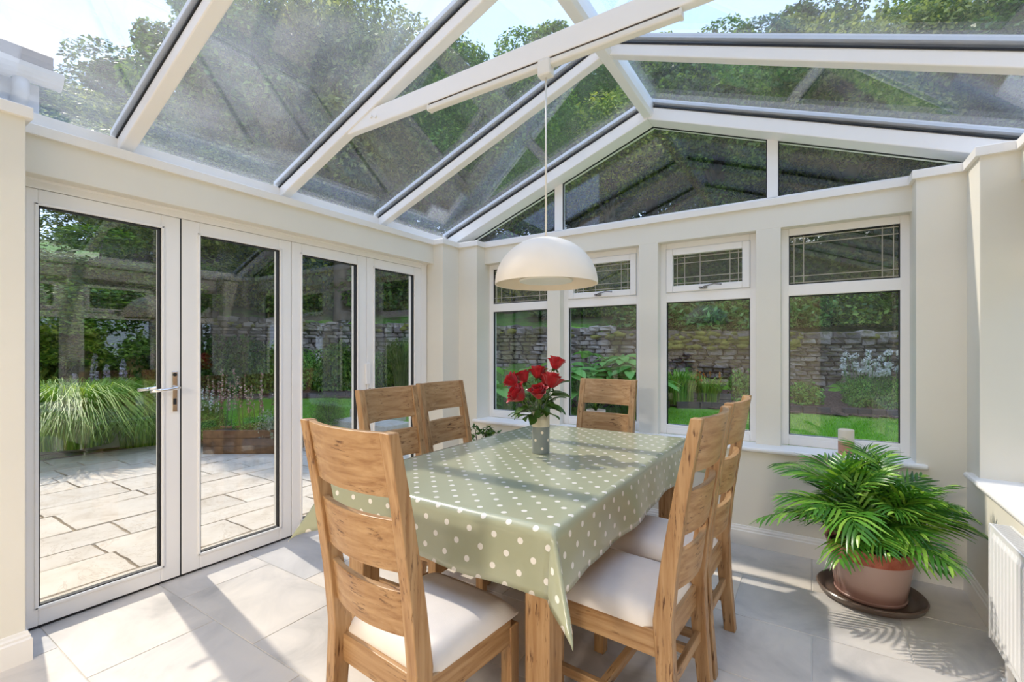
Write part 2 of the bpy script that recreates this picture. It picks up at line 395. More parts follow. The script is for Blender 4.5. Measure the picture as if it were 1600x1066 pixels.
# ------------------------------------------------------------------ windows
def bars(mb, ax, a0, a1, z0, z1, w, t0, t1):
    def b(p0, p1, q0, q1):
        if ax == 'x': mb.box(p0, p1, t0, t1, q0, q1)
        else: mb.box(t0, t1, p0, p1, q0, q1)
    b(a0, a0+w, z0, z1); b(a1-w, a1, z0, z1); b(a0+w, a1-w, z0, z0+w); b(a0+w, a1-w, z1-w, z1)
def pane(ax, a0, a1, z0, z1, t, par, m, name='glass_pane'):
    mb = MB()
    if ax == 'x': mb.box(a0, a1, t, t+.012, z0, z1)
    else: mb.box(t, t+.012, a0, a1, z0, z1)
    return mb.build(name, m, par)
wn = 0
def window(ax, o0, o1, face, sash, sgn=1):
    """ax 'x': runs along X at Y=face; ax 'y': runs along Y at X=face (outside = +)"""
    global wn; wn += 1
    w = empty('window_%d' % wn, kind='structure')
    mb = MB(); bars(mb, ax, o0-.005, o1+.005, .68, 2.2, .05, face, face+.06)
    def b(mb, p0, p1, q0, q1, t0, t1):
        if ax == 'x': mb.box(p0, p1, t0, t1, q0, q1)
        else: mb.box(t0, t1, p0, p1, q0, q1)
    b(mb, o0+.04, o1-.04, 1.728, 1.806, face, face+.06); b(mb, o0+.04, o1-.04, .72, .755, face+.004, face+.06)
    mb.build('window_frame', M['white'], w, bevel=.005)
    g = MB(); bars(g, ax, o0+.043, o1-.043, .748, 1.73, .009, face+.013, face+.03); bars(g, ax, o0+.043, o1-.043, 1.804, 2.152, .009, face+.013, face+.03)
    g.build('glazing_seal', M['gasket'], w)
    pane(ax, o0+.045, o1-.045, .75, 1.735, face+.022, w, M['glass'])
    u0, u1, v0, v1 = o0+.048, o1-.048, 1.80, 2.155
    if sash:
        s_ = MB(); bars(s_, ax, o0+.046, o1-.046, 1.806, 2.148, .05, face-.012, face+.03); so = s_.build('sash', M['white'], w, bevel=.005)
        e_ = MB(); bars(e_, ax, o0+.042, o1-.042, 1.801, 2.152, .006, face-.0015, face+.002); e_.build('sash_gap', M['cap'], so)
        u0, u1, v0, v1 = o0+.096, o1-.096, 1.856, 2.098
        h = MB(); cx_ = (o0+o1)/2
        def P(a, t, z): return (a, t, z) if ax == 'x' else (t, a, z)
        h.tube([P(cx_-.04, face-.018, 1.826), P(cx_+.01, face-.02, 1.826)], .009, 10)
        h.tube([P(cx_-.01, face-.02, 1.826), P(cx_-.01, face-.045, 1.828), P(cx_+.02, face-.05, 1.838), P(cx_+.06, face-.05, 1.846), P(cx_+.10, face-.048, 1.842), P(cx_+.115, face-.048, 1.84)], [.007, .008, .006, .005, .005, .008], 10)
        h.tube([P(cx_-.04, face-.02, 1.826), P(cx_-.04, face-.04, 1.826)], .008, 10)
        h.build('window_handle', M['handle'], w, smooth=True)
    pane(ax, u0-.004, u1+.004, v0-.004, v1+.004, face+.022, w, M['leadglass'])
    l = MB(); k = .0055
    for a in (u0+.028, u0+.085, u1-.085, u1-.028): b(l, a-k/2, a+k/2, v0, v1, face+.018, face+.024)
    for z in (v0+.02, v0+.065, v1-.065, v1-.02): b(l, u0, u1, z-k/2, z+k/2, face+.0175, face+.0235)
    if sash: b(l, u0+.2-k/2, u0+.2+k/2, v0, v1, face+.018, face+.024)
    l.build('lead_strip', M['lead'], w)
for (a, b, s_) in ((-2.724, -2.023, 0), (-1.893, -1.182, 1), (-1.028, -.339, 1), (-.185, .511, 0)): window('x', a, b, 3.80, s_)
for (a, b, s_) in ((2.73, 3.354, 0), (1.85, 2.60, 1), (.97, 1.72, 1), (.1, .84, 0), (-1.0, -.2, 1)): window('y', a, b, .955, s_)

# ------------------------------------------------------------------ bifold doors
dfr = MB(); dfr.box(-3.235, XL-.0, 3.27, 3.345, 0, 2.18).box(-3.235, XL, .552, .60, 0, 2.18).box(-3.235, XL, .60, 3.27, 2.13, 2.18)
dfr.box(-3.235, XL+.006, .552, 3.345, 2.165, 2.185)
fr_ = dfr.build('trim_4', M['white'], bevel=.004); st(fr_)
st(MB().box(-3.24, XL-.012, .60, 3.27, -.005, .012).build('trim_5', M['gasket']))
leaves = [(.603, 1.249, .648, 1.153), (1.257, 1.949, 1.356, 1.861), (1.953, 2.619, 2.032, 2.523), (2.623, 3.268, 2.703, 3.174)]
for i, (y0, y1, g0, g1) in enumerate(leaves):
    d = empty('door_%d' % (i+1), (XL, y0, 0), kind='structure')
    mb = MB(); X0, X1 = -.072, 0
    def bx(mb, a, b, c, e, x0=X0, x1=X1): mb.box(x0, x1, a-y0, b-y0, c, e)
    bx(mb, y0, g0, .014, 2.128); bx(mb, g1, y1, .014, 2.128); bx(mb, g0, g1, .014, .095); bx(mb, g0, g1, 2.062, 2.128)
    mb.build('door_frame', M['white'], d, bevel=.004)
    bd = MB()   # glazing bead, slightly proud with chamfer
    for a, b, c, e in ((g0-.014, g0, .095, 2.062), (g1, g1+.014, .095, 2.062), (g0-.014, g1+.014, .092, .107), (g0-.014, g1+.014, 2.05, 2.064)): bx(bd, a, b, c, e, -.02, .008)
    bd.build('glazing_bead', M['white'], d, bevel=.003)
    ga = MB()
    for a, b, c, e in ((g0, g0+.006, .107, 2.05), (g1-.007, g1, .107, 2.05), (g0, g1, .107, .112), (g0, g1, 2.043, 2.05)): bx(ga, a, b, c, e, -.035, -.004)
    ga.build('glazing_seal', M['gasket'], d)
    gm = MB(); bx(gm, g0-.004, g1+.004, .098, 2.056, -.034, -.022); gm.build('glass_pane', M['doorglass'], d)
    if i == 0:
        hp = MB(); yc = 1.218-y0
        hp.box(0, .009, yc-.016, yc+.016, .985, 1.225); pl = hp.build('handle_plate', M['chrome'], d, bevel=.008)
        lv = MB(); lv.tube([(.005, yc+.004, 1.13), (.05, yc+.004, 1.13), (.056, yc-.01, 1.129), (.055, yc-.07, 1.121), (.05, yc-.135, 1.118)], [.011, .010, .0095, .009, .009], 12)
        lv.build('lever', M['chrome'], pl, smooth=True)
        lv = MB(); lv.tube([(-.075, yc+.004, 1.13), (-.12, yc+.004, 1.13), (-.126, yc-.01, 1.129), (-.125, yc-.07, 1.121), (-.12, yc-.135, 1.118)], [.011, .010, .0095, .009, .009], 12)
        lv.build('outer_lever', M['chrome'], pl, smooth=True)
        ky = MB(); ky.box(.008, .016, yc-.006, yc+.006, 1.03, 1.065); ky.tube([(.006, yc, 1.205), (.013, yc, 1.205)], .010, 14); ky.tube([(.006, yc, 1.045), (.014, yc, 1.045)], .008, 12); ky.build('keyhole', M['dark'], pl)
    if i == 2:
        hb = MB(); hb.box(0, .02, y1-.02-y0, y1+.03-y0, 1.06, 1.24); hb.build('hinge_block', M['white'], d, bevel=.008, label='white plastic hinge block between two door leaves')
    if i == 3:
        hb = MB(); hb.box(0, .012, .012, .034, .90, 1.03); pl = hb.build('lock_plate', M['chrome'], d, bevel=.004, label='narrow brushed steel lock plate')
        hb = MB(); hb.box(.01, .035, .016, .030, .88, .99); hb.build('lock_lever', M['cap'], pl, bevel=.004)
# dark seal between leaf one and two
st(MB().box(XL-.05, XL-.004, 1.249, 1.257, .012, 2.13).build('trim_6', M['gasket']))

# ------------------------------------------------------------------ glazed roof
roof = empty('ceiling', kind='structure')
SL = .375; XC = -1.09; ZG = 3.27
def zg(x): return ZG-SL*abs(x-XC)
XE0, XE1 = -3.169, .989
cosr = 1/math.sqrt(1+SL*SL)
eb = MB()
for sx, xe in ((-1, XE0), (1, XE1)):
    x0, x1 = (xe-.10, xe+.02) if sx < 0 else (xe-.02, xe+.10)
    m_ = MB(); m_.prism([(x0, 2.40), (x1, 2.40), (x1, zg(x1)-.004), (x0, zg(x0)-.004)], 1, -1.6, 3.9); m_.build('eaves_beam', M['white'], roof, bevel=.003)
rb = MB(); rb.prism([(XC-.03, 3.175), (XC+.03, 3.175), (XC+.045, 3.20), (XC+.045, 3.30), (XC-.045, 3.30), (XC-.045, 3.20)], 1, -1.6, 3.82); rb.build('ridge_beam', M['white'], roof, bevel=.004)
RY = [-.85, .05, .952, 1.86, 2.75]
def slopebox(mb, side, y0, y1, d0, d1, xa, xb):
    """box along the slope between x=xa..xb, at vertical offsets d0..d1 from the glass underside"""
    v = []
    for y in (y0, y1):
        for x, d in ((xa, d0), (xb, d0), (xb, d1), (xa, d1)): v.append((x, y, zg(x)+d))
    mb.add(v, [(0, 1, 2, 3), (7, 6, 5, 4), (0, 4, 5, 1), (1, 5, 6, 2), (2, 6, 7, 3), (3, 7, 4, 0)])
for side in (-1, 1):
    xa = XE0-.02 if side < 0 else XE1+.02
    xb = XC+side*.03
    for y in RY:
        mb = MB(); slopebox(mb, side, y, y+.066, -.078, -.006, xa, xb); ra = mb.build('rafter', M['white'], roof, bevel=.006)
        mb = MB(); slopebox(mb, side, y-.006, y+.072, -.008, .001, xa, xb); mb.build('rafter_gasket', M['gasket'], ra)
        mb = MB(); slopebox(mb, side, y-.018, y+.084, .024, .05, xa, xb); mb.build('rafter_cap', M['cap'], ra)
    mb = MB(); slopebox(mb, side, 3.65, 3.86, -.105, -.006, xa, XC+side*.0); ra = mb.build('gable_beam', M['white'], roof, bevel=.006)
    mb = MB(); slopebox(mb, side, 3.644, 3.86, -.008, .001, xa, xb); mb.build('rafter_gasket', M['gasket'], ra)
    mb = MB(); slopebox(mb, side, 3.625, 3.90, .024, .05, xa, xb); mb.build('rafter_cap', M['cap'], ra)
    ys = [-1.6]+RY+[3.65]
    for k in range(len(ys)-1):
        y0 = ys[k]+(.06 if k else 0); y1 = ys[k+1]+.006
        mb = MB(); slopebox(mb, side, y0, y1, .002, .020, xa+side*.05, xb-side*.01)
        mb.build('glass_pane', M['roofglass'] if side < 0 and k < 4 else M['roofglassr'], roof)
MB().box(-2.42, .24, 1.868, 1.912, 2.682, 2.785).build('collar_beam', M['white'], roof, bevel=.006)
bl = MB(); 
for x, z in ((-2.20, 2.735), (-2.16, 2.725)): bl.tube([(x, 1.868, z), (x, 1.858, z)], .010, 12)
bl.build('bolt_cap', M['white'], roof)
# gable glazing
wn += 1
gw = empty('window_10', kind='structure')
def zt(x): return zg(x)-.100
Yg0, Yg1 = 3.79, 3.85
fm = MB()
fm.box(-3.1, .93, Yg0, Yg1, 2.39, 2.44)
for a, b in ((-1.985, -1.905), (-.275, -.205)):
    fm.prism([(a, 2.43), (b, 2.43), (b, zt(b)+.02), (a, zt(a)+.02)], 1, Yg0, Yg1)
fm.build('window_frame', M['white'], gw, bevel=.004)
def gpane(xs):
    poly = [(xs[0], 2.43)]+[(xs[-1], 2.43)]+[(x, max(2.43, zt(x)+.015)) for x in xs[::-1]]
    q = MB().prism(poly, 1, 3.82, 3.832).build('glass_pane', M['doorglass'], gw)
gpane([-2.96, -1.98]); gpane([-1.91, XC, -.27]); gpane([-.21, .78])
gs = MB()
for xs in ([-2.96, -1.985], [-1.905, XC], [XC, -.275], [-.205, .78]):
    a, b = xs; gs.add([(a, 3.80, zt(a)-.008), (b, 3.80, zt(b)-.008), (b, 3.80, zt(b)+.01), (a, 3.80, zt(a)+.01), (a, 3.82, zt(a)-.008), (b, 3.82, zt(b)-.008), (b, 3.82, zt(b)+.01), (a, 3.82, zt(a)+.01)], [(0, 1, 2, 3), (7, 6, 5, 4), (0, 4, 5, 1), (1, 5, 6, 2), (2, 6, 7, 3), (3, 7, 4, 0)])
for a in (-1.905, -.275-.006, -1.991, -.205): gs.box(a, a+.006, 3.80, 3.82, 2.44, zt(a)-.004)
gs.build('glazing_seal', M['gasket'], gw)

# ------------------------------------------------------------------ house wing outside left with gutter
hw = empty('house_wing', kind='structure')
MB().box(-8, -3.72, -6, .70, -.1, 2.72).build('house_wall', M['paint'], hw)
MB().box(-3.74, -3.58, -6, .74, 2.60, 2.80).build('fascia_board', M['gutter'], hw)
rf = MB(); v = []
for y in (-6, .78):
    for x, z in ((-3.5, 2.87), (-8, 5.5), (-8, 5.6), (-3.5, 2.95)): v.append((x, y, z))
rf.add(v, [(0, 1, 2, 3), (7, 6, 5, 4), (0, 4, 5, 1), (1, 5, 6, 2), (2, 6, 7, 3), (3, 7, 4, 0)]); rf.build('wing_roof', M['roofslate'], hw)
gt = MB(); seg = 10
prof = [(math.cos(PI+PI*k/seg)*.062, math.sin(PI+PI*k/seg)*.075) for k in range(seg+1)]+[(.062, .0), (.056, .0)]+[(math.cos(2*PI-PI*k/seg)*.056, math.sin(2*PI-PI*k/seg)*.069) for k in range(seg+1)]
gt.prism([(-3.52+p, 2.86+q) for p, q in prof], 1, -6, .80)
gt.prism([(-3.52+p, 2.86+q) for p, q in prof[:seg+1]], 1, .80, .815)
gt.prism([(-3.52+p*1.12, 2.86+q*1.12) for p, q in prof[:seg+1]], 1, .56, .62)
gt.build('gutter', M['gutter'], hw)
MB().tube([(-3.53, .66, 2.80), (-3.53, .66, 2.72), (-3.60, .66, 2.64), (-3.66, .66, 2.56), (-3.66, .66, .0)], .034, 12).build('downpipe', M['gutter'], hw, smooth=True)

# ------------------------------------------------------------------ terrain
WP = np.array([(14, 20.5), (5.33, 14.87), (1.54, 13.14), (-.42, 12.11), (-2.87, 11.24), (-5.04, 10.79), (-7.2, 10.35), (-9.6, 9.51), (-10.44, 8.97), (-11.75, 7.65), (-13.24, 5.74), (-14.83, 4.71), (-16.77, 3.45), (-18.99, 2.02), (-24, -2)])
WT = np.array([1.5, 1.58, 1.60, 1.66, 1.72, 1.85, 1.92, 2.0, 2.05, 2.08, 2.15, 2.1, 2.1, 2.1, 2.0])
def wall_d(x, y):
    x = np.asarray(x, float); y = np.asarray(y, float)
    best = np.full(x.shape, 1e9); sg = np.ones(x.shape); top = np.zeros(x.shape)
    for i in range(len(WP)-1):
        a = WP[i]; b = WP[i+1]; d = b-a; L2 = (d**2).sum()
        t = np.clip(((x-a[0])*d[0]+(y-a[1])*d[1])/L2, 0, 1)
        ex = x-(a[0]+t*d[0]); ey = y-(a[1]+t*d[1]); q = np.hypot(ex, ey)
        cr = d[0]*(y-a[1])-d[1]*(x-a[0])
        m_ = q < best; best = np.where(m_, q, best); sg = np.where(m_, np.where(cr > 0, 1, -1), sg); top = np.where(m_, WT[i]+(WT[i+1]-WT[i])*t, top)
    return best*sg, top
def ground(x, y):
    d, top = wall_d(x, y)
    fr = -.13+.60*np.clip(1-np.maximum(d, 0)/6, 0, 1)**2.2
    bk = top-.12+.36*np.minimum(-d, 16)
    return np.where(d > 0.05, fr, np.where(d < -.25, bk, fr+(bk-fr)*np.clip((.05-d)/.3, 0, 1)))
def gz(x, y): return float(ground(np.array([x]), np.array([y]))[0])
def terrain(name, m, x0, x1, y0, y1, stp, keep, lift=0):
    xs = np.arange(x0, x1+1e-6, stp); ys = np.arange(y0, y1+1e-6, stp); X, Y = np.meshgrid(xs, ys, indexing='ij'); Z = ground(X, Y)+lift
    D, _ = wall_d(X, Y); nx, ny = X.shape; K = keep(X, Y, D)
    mb = MB(); mb.v = [tuple(p) for p in np.stack([X, Y, Z], -1).reshape(-1, 3)]
    for i in range(nx-1):
        for j in range(ny-1):
            if K[i, j] or K[i+1, j] or K[i, j+1] or K[i+1, j+1]: mb.f.append((i*ny+j, (i+1)*ny+j, (i+1)*ny+j+1, i*ny+j+1))
    o = mb.build(name, m, smooth=True); return st(o)
terrain('lawn', M['lawn'], -26, 22, -9, 22, .4, lambda X, Y, D: (D > -.3) & ~((X > -3.0) & (X < .7) & (Y < 3.4)))
terrain('bank', M['bank'], -44, 30, -14, 40, .8, lambda X, Y, D: D < -.1)
terrain('planting_bed', M['mulch'], -20, 12, 0, 20, .15, lambda X, Y, D: (D > -.0) & (D < 1.75+.25*np.sin(X*.7)), .035)

# patio flagstones
pt = MB().box(-8.6, -3.24, -2, 7.2, -.30, -.112).build('patio', M['joint']); st(pt)
rng = random.Random(11)
x = -3.25; row = 0
while x > -8.5:
    w = rng.choice([.30, .45, .60, .60]); y = -1.0-rng.random()*.5
    if row == 0: w = .52
    while y < 7.1:
        l = rng.choice([.45, .6, .6, .75, .9, .9]); 
        if x-w < -8.9: break
        if not (x < -7.2 and y > 5):
            mb = MB(); n = 5; g = .006; j = lambda s=.007: rng.uniform(-s, s)
            pts = []
            for k in range(n): pts.append((-w+g+j(), g+(l-2*g)*k/n+j()))
            pts = [(-w+g+(-g if 0 else 0)+j(), g+(l-2*g)*k/5) for k in range(5)]+[(-w+g+(w-2*g)*k/4, l-g+j()) for k in range(4)]+[(-g+j(), l-g-(l-2*g)*k/5) for k in range(5)]+[(-g-(w-2*g)*k/4, g+j()) for k in range(4)]
            pts = pts[::-1]
            h = rng.uniform(-.003, .003); nn = len(pts); cxm, cym = -w/2, l/2
            top = [(cxm+(p-cxm)*.985, cym+(q-cym)*.99, h) for p, q in pts]
            mb.add([(p, q, -.02) for p, q in pts]+top, [tuple(range(nn, 2*nn))]+[(k, (k+1) % nn, nn+(k+1) % nn, nn+k) for k in range(nn)])
            mb.build('flagstone', M['slab'], pt, loc=(x, y, -.1), rot=(rng.uniform(-.002, .002), rng.uniform(-.002, .002), 0))
        y += l
    x -= w; row += 1
# low steps beside the patio
stp = empty('stone_steps', (-7.0, 5.9, -.12)); tag(stp, 'low pale stone step at the far edge of the patio by the clipped bush', 'step')
MB().box(-.7, .8, -.3, .3, 0, .14).build('step_slab', M['slab'], stp, bevel=.015)
MB().box(-.9, .2, .25, .75, 0, .27).build('step_slab', M['slab'], stp, bevel=.015)

# dry stone wall
sw = empty('dry_stone_wall', (0, 0, 0)); tag(sw, 'mossy grey dry stone garden wall running behind the lawn', 'wall')
rng = random.Random(5)
def stone_mesh(k):
    bm = bmesh.new(); bmesh.ops.create_cube(bm, size=1); bmesh.ops.bevel(bm, geom=bm.edges[:], offset=.17, segments=1, affect='EDGES')
    rr = random.Random(k)
    for v in bm.verts: v.co += Vector((rr.uniform(-.09, .09), rr.uniform(-.06, .06), rr.uniform(-.10, .10)))
    me = bpy.data.meshes.new('stone'); bm.to_mesh(me); bm.free(); me.materials.append(M['stone']); return me
SM = [stone_mesh(k) for k in range(7)]
slots = []
for i in range(len(WP)-1):
    a, b = WP[i], WP[i+1]; L = np.hypot(*(b-a)); dr = (b-a)/L; ang = math.atan2(dr[1], dr[0])
    z = 0
    base = min(gz(*(a+dr*.1+np.array([dr[1], -dr[0]])*-.3)), 9)
    while True:
        t_ = 0; hh = rng.uniform(.07, .14)
        if z > 2.1: break
        t = -rng.random()*.1
        while t < L:
            w = rng.uniform(.14, .38); tm_ = min(max(t+w/2, 0), L); tp = WT[i]+(WT[i+1]-WT[i])*tm_/L
            if .30+z < tp-.02:
                p = a+dr*tm_; hz = hh*rng.uniform(.9, 1.08)
                cap = .30+z+hh > tp-.1
                slots.append((p[0], p[1], .30+z+hh/2+(rng.uniform(0, .05) if cap else 0), ang+rng.uniform(-.06, .06), w*.98, .34+(.08 if cap else 0)+rng.uniform(-.06, .06), hz*(1.35 if cap else 1)))
            t += w
        z += hh
def keyd(s): 
    x, y = s[0], s[1]; dep = -.5426*x+.84*y; lat = .84*x+.5426*y
    px = 800+727*lat/max(dep, .1); pen = 0 if 1030 < px < 1410 else (3 if 760 < px < 1030 else 6)
    return dep+pen+(8 if s[2] < .8 else 0)*.2
slots.sort(key=keyd)
vs = []; fs = []
for k, (x, y, z, a, w, d, h) in enumerate(slots):
    me = SM[k % 7]
    if k < 300:
        o = bpy.data.objects.new('stone', me); C.objects.link(o); o.parent = sw; o.location = (x, y, z); o.rotation_euler = (rng.uniform(-.05, .05), rng.uniform(-.06, .06), a); o.scale = (w, d, h)
    else:
        T = Matrix.Translation((x, y, z)) @ Matrix.Rotation(a, 4, 'Z') @ Matrix.Diagonal((w, d, h, 1)); n = len(vs)
        vs += [tuple(T @ v.co) for v in me.vertices]; fs += [tuple(n+i for i in p.vertices) for p in me.polygons]
mb = MB(); mb.v = vs; mb.f = fs; o = mb.build('stone_courses', M['stone'], sw); o['kind'] = 'stuff'
mb = MB()   # dark core
for i in range(len(WP)-1):
    a, b = WP[i], WP[i+1]; dr = (b-a)/np.hypot(*(b-a)); nn = np.array([-dr[1], dr[0]])*.12
    q = [a+nn, b+nn, b-nn, a-nn]; zt_ = [WT[i], WT[i+1], WT[i+1], WT[i]]
    mb.add([(p[0], p[1], -.2) for p in q]+[(p[0], p[1], z-.12) for p, z in zip(q, zt_)], [(3, 2, 1, 0), (4, 5, 6, 7), (0, 1, 5, 4), (1, 2, 6, 5), (2, 3, 7, 6), (3, 0, 4, 7)])
mb.build('wall_core', M['soil'], sw)
# moss cushions along the coping
mb = MB(); rng = random.Random(8)
def blob(mb, c, r, seed, sub=2):
    bm = bmesh.new(); bmesh.ops.create_icosphere(bm, subdivisions=sub, radius=1)
    vv = []
    for v in bm.verts:
        n = mnoise.noise(v.co*1.8+Vector((seed, 0, 0)))*.4+mnoise.noise(v.co*4.5+Vector((seed, 5, 0)))*.22
        q = v.co*(1+n); vv.append((c[0]+q.x*r[0], c[1]+q.y*r[1], c[2]+q.z*r[2]))
    mb.add(vv, [tuple(v.index for v in f.verts) for f in bm.faces]); bm.free()
for i in range(1, 11):
    a, b = WP[i], WP[i+1]; L = np.hypot(*(b-a)); t = 0
    while t < L:
        p = a+(b-a)*t/L; tp = WT[i]+(WT[i+1]-WT[i])*t/L
        inn = (-2.9 < p[0] < -.3)
        k = rng.random()
        for q in range(9 if inn else (2 if k < .5 else 0)):
            c_ = rng.uniform(.05, .12)
            blob(mb, (p[0]+rng.uniform(-.12, .12), p[1]-.17+rng.uniform(-.05, .10), tp+rng.uniform(-.34 if inn else -.15, .04)), (c_*1.5, c_, c_*rng.uniform(.5, .8)), t*7+i+q*3, 1)
        t += .2
o = mb.build('moss_cushions', M['moss'], sw, smooth=True); o['kind'] = 'stuff'

# brick edging of the bed
be = empty('brick_edging', (0, 0, 0)); tag(be, 'dark brick edging between the lawn and the bark mulch bed', 'edging')
bme = MB().box(-.5, .5, -.5, .5, -.5, .5).build('brick', plain('edging_brick', (.07, .05, .055), .8, .3, 20), be, bevel=.02)
bm0 = bme
first = True
for i in range(1, 9):
    a, b = WP[i], WP[i+1]; dr = (b-a)/np.hypot(*(b-a)); nn = np.array([-dr[1], dr[0]]); L = np.hypot(*(b-a)); ang = math.atan2(dr[1], dr[0]); t = 0
    while t < L:
        p = a+dr*t+nn*(1.82+.25*math.sin((a+dr*t)[0]*.7))
        o = bm0 if first else bm0.copy()
        if not first: C.objects.link(o)
        first = False
        o.location = (p[0], p[1], gz(*p)+.04); o.rotation_euler = (0, 0, ang+rng.uniform(-.05, .05)); o.scale = (.215, .10, .16)
        t += .225
# timber sleeper edging
tb = empty('timber_planter', (-1.95, 10.35, .25)); tag(tb, 'weathered grey timber raised edge under the orange flowers', 'planter')
for k in range(2): MB().box(-.55, .55, -.06, .06, 0, .12).build('timber_board', plain('old_timber', (.16, .13, .11), .85, .3, 14, bmp=.5, bscale=30), tb, bevel=.01, loc=(0, k*.01, k*.125-.05), rot=(0, 0, .25))

# ------------------------------------------------------------------ foliage
def rot_to(n, spin):
    """n (k,3) unit normals -> tangent frames"""
    up = np.where(np.abs(n[:, 2:3]) < .9, np.array([[0, 0, 1.]]), np.array([[1., 0, 0]]))
    a = np.cross(up, n); a /= np.linalg.norm(a, axis=1, keepdims=True); b = np.cross(n, a)
    c, s_ = np.cos(spin)[:, None], np.sin(spin)[:, None]
    return a*c+b*s_, -a*s_+b*c
def leaves_at(P, size, g, up=.6, aspect=.5, out=None, droop=0):
    n = len(P); nm = g.normal(size=(n, 3)); nm[:, 2] = np.abs(nm[:, 2])+up
    if out is not None: nm += out*.8
    nm /= np.linalg.norm(nm, axis=1, keepdims=True)
    a, b = rot_to(nm, g.uniform(0, 2*PI, n)); L = (size*g.uniform(.6, 1.25, n))[:, None]
    v = np.stack([P-a*L*.5, P+b*L*aspect*.5-nm*L*.08, P+a*L*.5-np.array([[0, 0, 1]])*L*droop, P-b*L*aspect*.5-nm*L*.08], 1)
    return v
DI = [(0, 1, 2, 3)]
def cluster_points(g, centers, radii, n):
    k = len(centers); idx = g.integers(0, k, n); d = g.normal(size=(n, 3)); d /= np.linalg.norm(d, axis=1, keepdims=True)
    r = g.uniform(.45, 1, n)**.5
    return centers[idx]+d*(r[:, None])*radii[idx], d
def crown(name, seed, n, R_, leaf, m, k=70, rc=(.55, 1.0)):
    g = np.random.default_rng(seed); d = g.normal(size=(k, 3)); d[:, 2] = d[:, 2]*.9+.15; d /= np.linalg.norm(d, axis=1, keepdims=True)
    cen = d*g.uniform(.35, .95, (k, 1))*np.array(R_); rad = g.uniform(rc[0], rc[1], (k, 1))*np.array([[1, 1, .6]])
    P, o = cluster_points(g, cen, rad, n)
    return cen, leaves_at(P, leaf, g, .5, .55, o)
treeproto = []
for k, (mm, n, Rr, leaf) in enumerate((('lf_dark', 70000, (2.6, 2.6, 3.0), .135), ('lf_mid', 70000, (2.8, 2.6, 3.2), .135), ('lf_oak', 42000, (3.0, 2.8, 2.9), .13), ('lf_yel', 36000, (2.2, 2.2, 2.4), .135))):
    cen, v = crown('crown', 20+k, n, Rr, leaf, M[mm])
    cr = npmesh('crown', v, 4, DI, M[mm]); C.objects.unlink(cr)
    tk = MB(); g = random.Random(k); H = 5.0
    tk.tube([(0, 0, -1.2), (.05, 0, 1), (-.05, .08, 3), (.05, 0, H), (0, 0, H+2)], [.26, .22, .18, .13, .04], 9)
    for c in cen[:26]:
        z0 = H*.55+g.random()*H*.45; tk.tube([(0, 0, z0), (c[0]*.4, c[1]*.4, (z0+H+c[2])/2), (c[0], c[1], H+c[2])], [.07, .05, .015], 5)
    tr = tk.build('trunk', M['bark'], smooth=True); C.objects.unlink(tr)
    treeproto.append((cr.data, tr.data, H))
tn = 0
def tree(x, y, kind, s, label, rz=None, sz=None, grp='trees beyond the garden wall', H=None):
    global tn; tn += 1
    cd, td, h0 = treeproto[kind]; rt = empty('tree', (x, y, gz(x, y)), tn*2.4 if rz is None else rz); tag(rt, label, 'tree', grp)
    sz = sz or s
    a = bpy.data.objects.new('trunk', td); C.objects.link(a); a.parent = rt; a.scale = (s, s, sz)
    b = bpy.data.objects.new('crown', cd); C.objects.link(b); b.parent = rt; b.scale = (s, s, sz); b.location = (0, 0, h0*sz); b['kind'] = 'stuff'
    return rt
KN = ['dark evergreen', 'mid green bushy', 'pale leaved open crowned', 'yellow green']
# forest ring: bearing (deg from +Y towards -X), distance, kind, scale, height scale
g = random.Random(3)
forest = []
spec = [(79.5, 15.0, 2, .8, .48), (71.5, 16, 2, 1.1, .68), (66, 14.5, 2, 1.0, .78), (75, 13.6, 1, .85, .46), (60, 15.5, 1, 1.2, 1.25), (53, 14.5, 2, 1.1, 1.25), (49, 17, 2, 1.3, 1.35), (43, 15, 1, 1.05, .98), (37, 18, 0, 1.2, 1.15), (33, 14.6, 1, .95, 1.0), (27, 18, 1, 1.2, 1.15), (24, 17.5, 0, 1.3, 1.0), (21, 15.5, 3, 1.0, .9), (16, 19, 0, 1.2, 1.15), (9, 16, 1, 1.05, 1.05), (3, 19, 0, 1.2, 1.2), (-3, 17, 2, 1.1, 1.1), (-9, 19, 1, 1.2, 1.2), (-15, 18, 0, 1.15, 1.15), (-22, 18, 1, 1.2, 1.1), (86, 19, 0, 1.0, .45), (94, 17, 1, .9, .45), (-30, 15, 3, 1.1, 1.0), (-42, 14, 1, 1.1, 1.0), (-55, 12, 3, 1.0, .9), (-68, 12, 1, 1.0, 1.0), (-82, 11, 3, 1.0, .9), (-95, 12, 0, 1.1, 1.0)]
pos_words = ['over the left doors', 'left of the pitched glazing', 'behind the low hedge', 'directly above the acanthus spikes in the first door leaf', 'above the first rafter', 'between the first and second rafters', 'behind the far left lawn', 'above the second rafter', 'behind the climbing shrubs', 'left of the pendant lamp', 'behind the pendant cord', 'behind the leftmost back window', 'low behind the centre of the gable glazing', 'left in the gable glazing', 'centred in the gable glazing', 'behind the third back window', 'right in the gable glazing', 'behind the fourth back window', 'behind the pilaster at right', 'seen through the right roof glazing']
for i, (b, d, k, s, sz) in enumerate(spec):
    x, y = -math.sin(R(b))*d, math.cos(R(b))*d
    w_ = pos_words[i] if i < len(pos_words) else ('outside the right-hand windows' if b < 0 else 'beyond the left edge of the garden')
    tree(x, y, k, s, '%s tree %s' % (KN[k], w_), sz=sz)
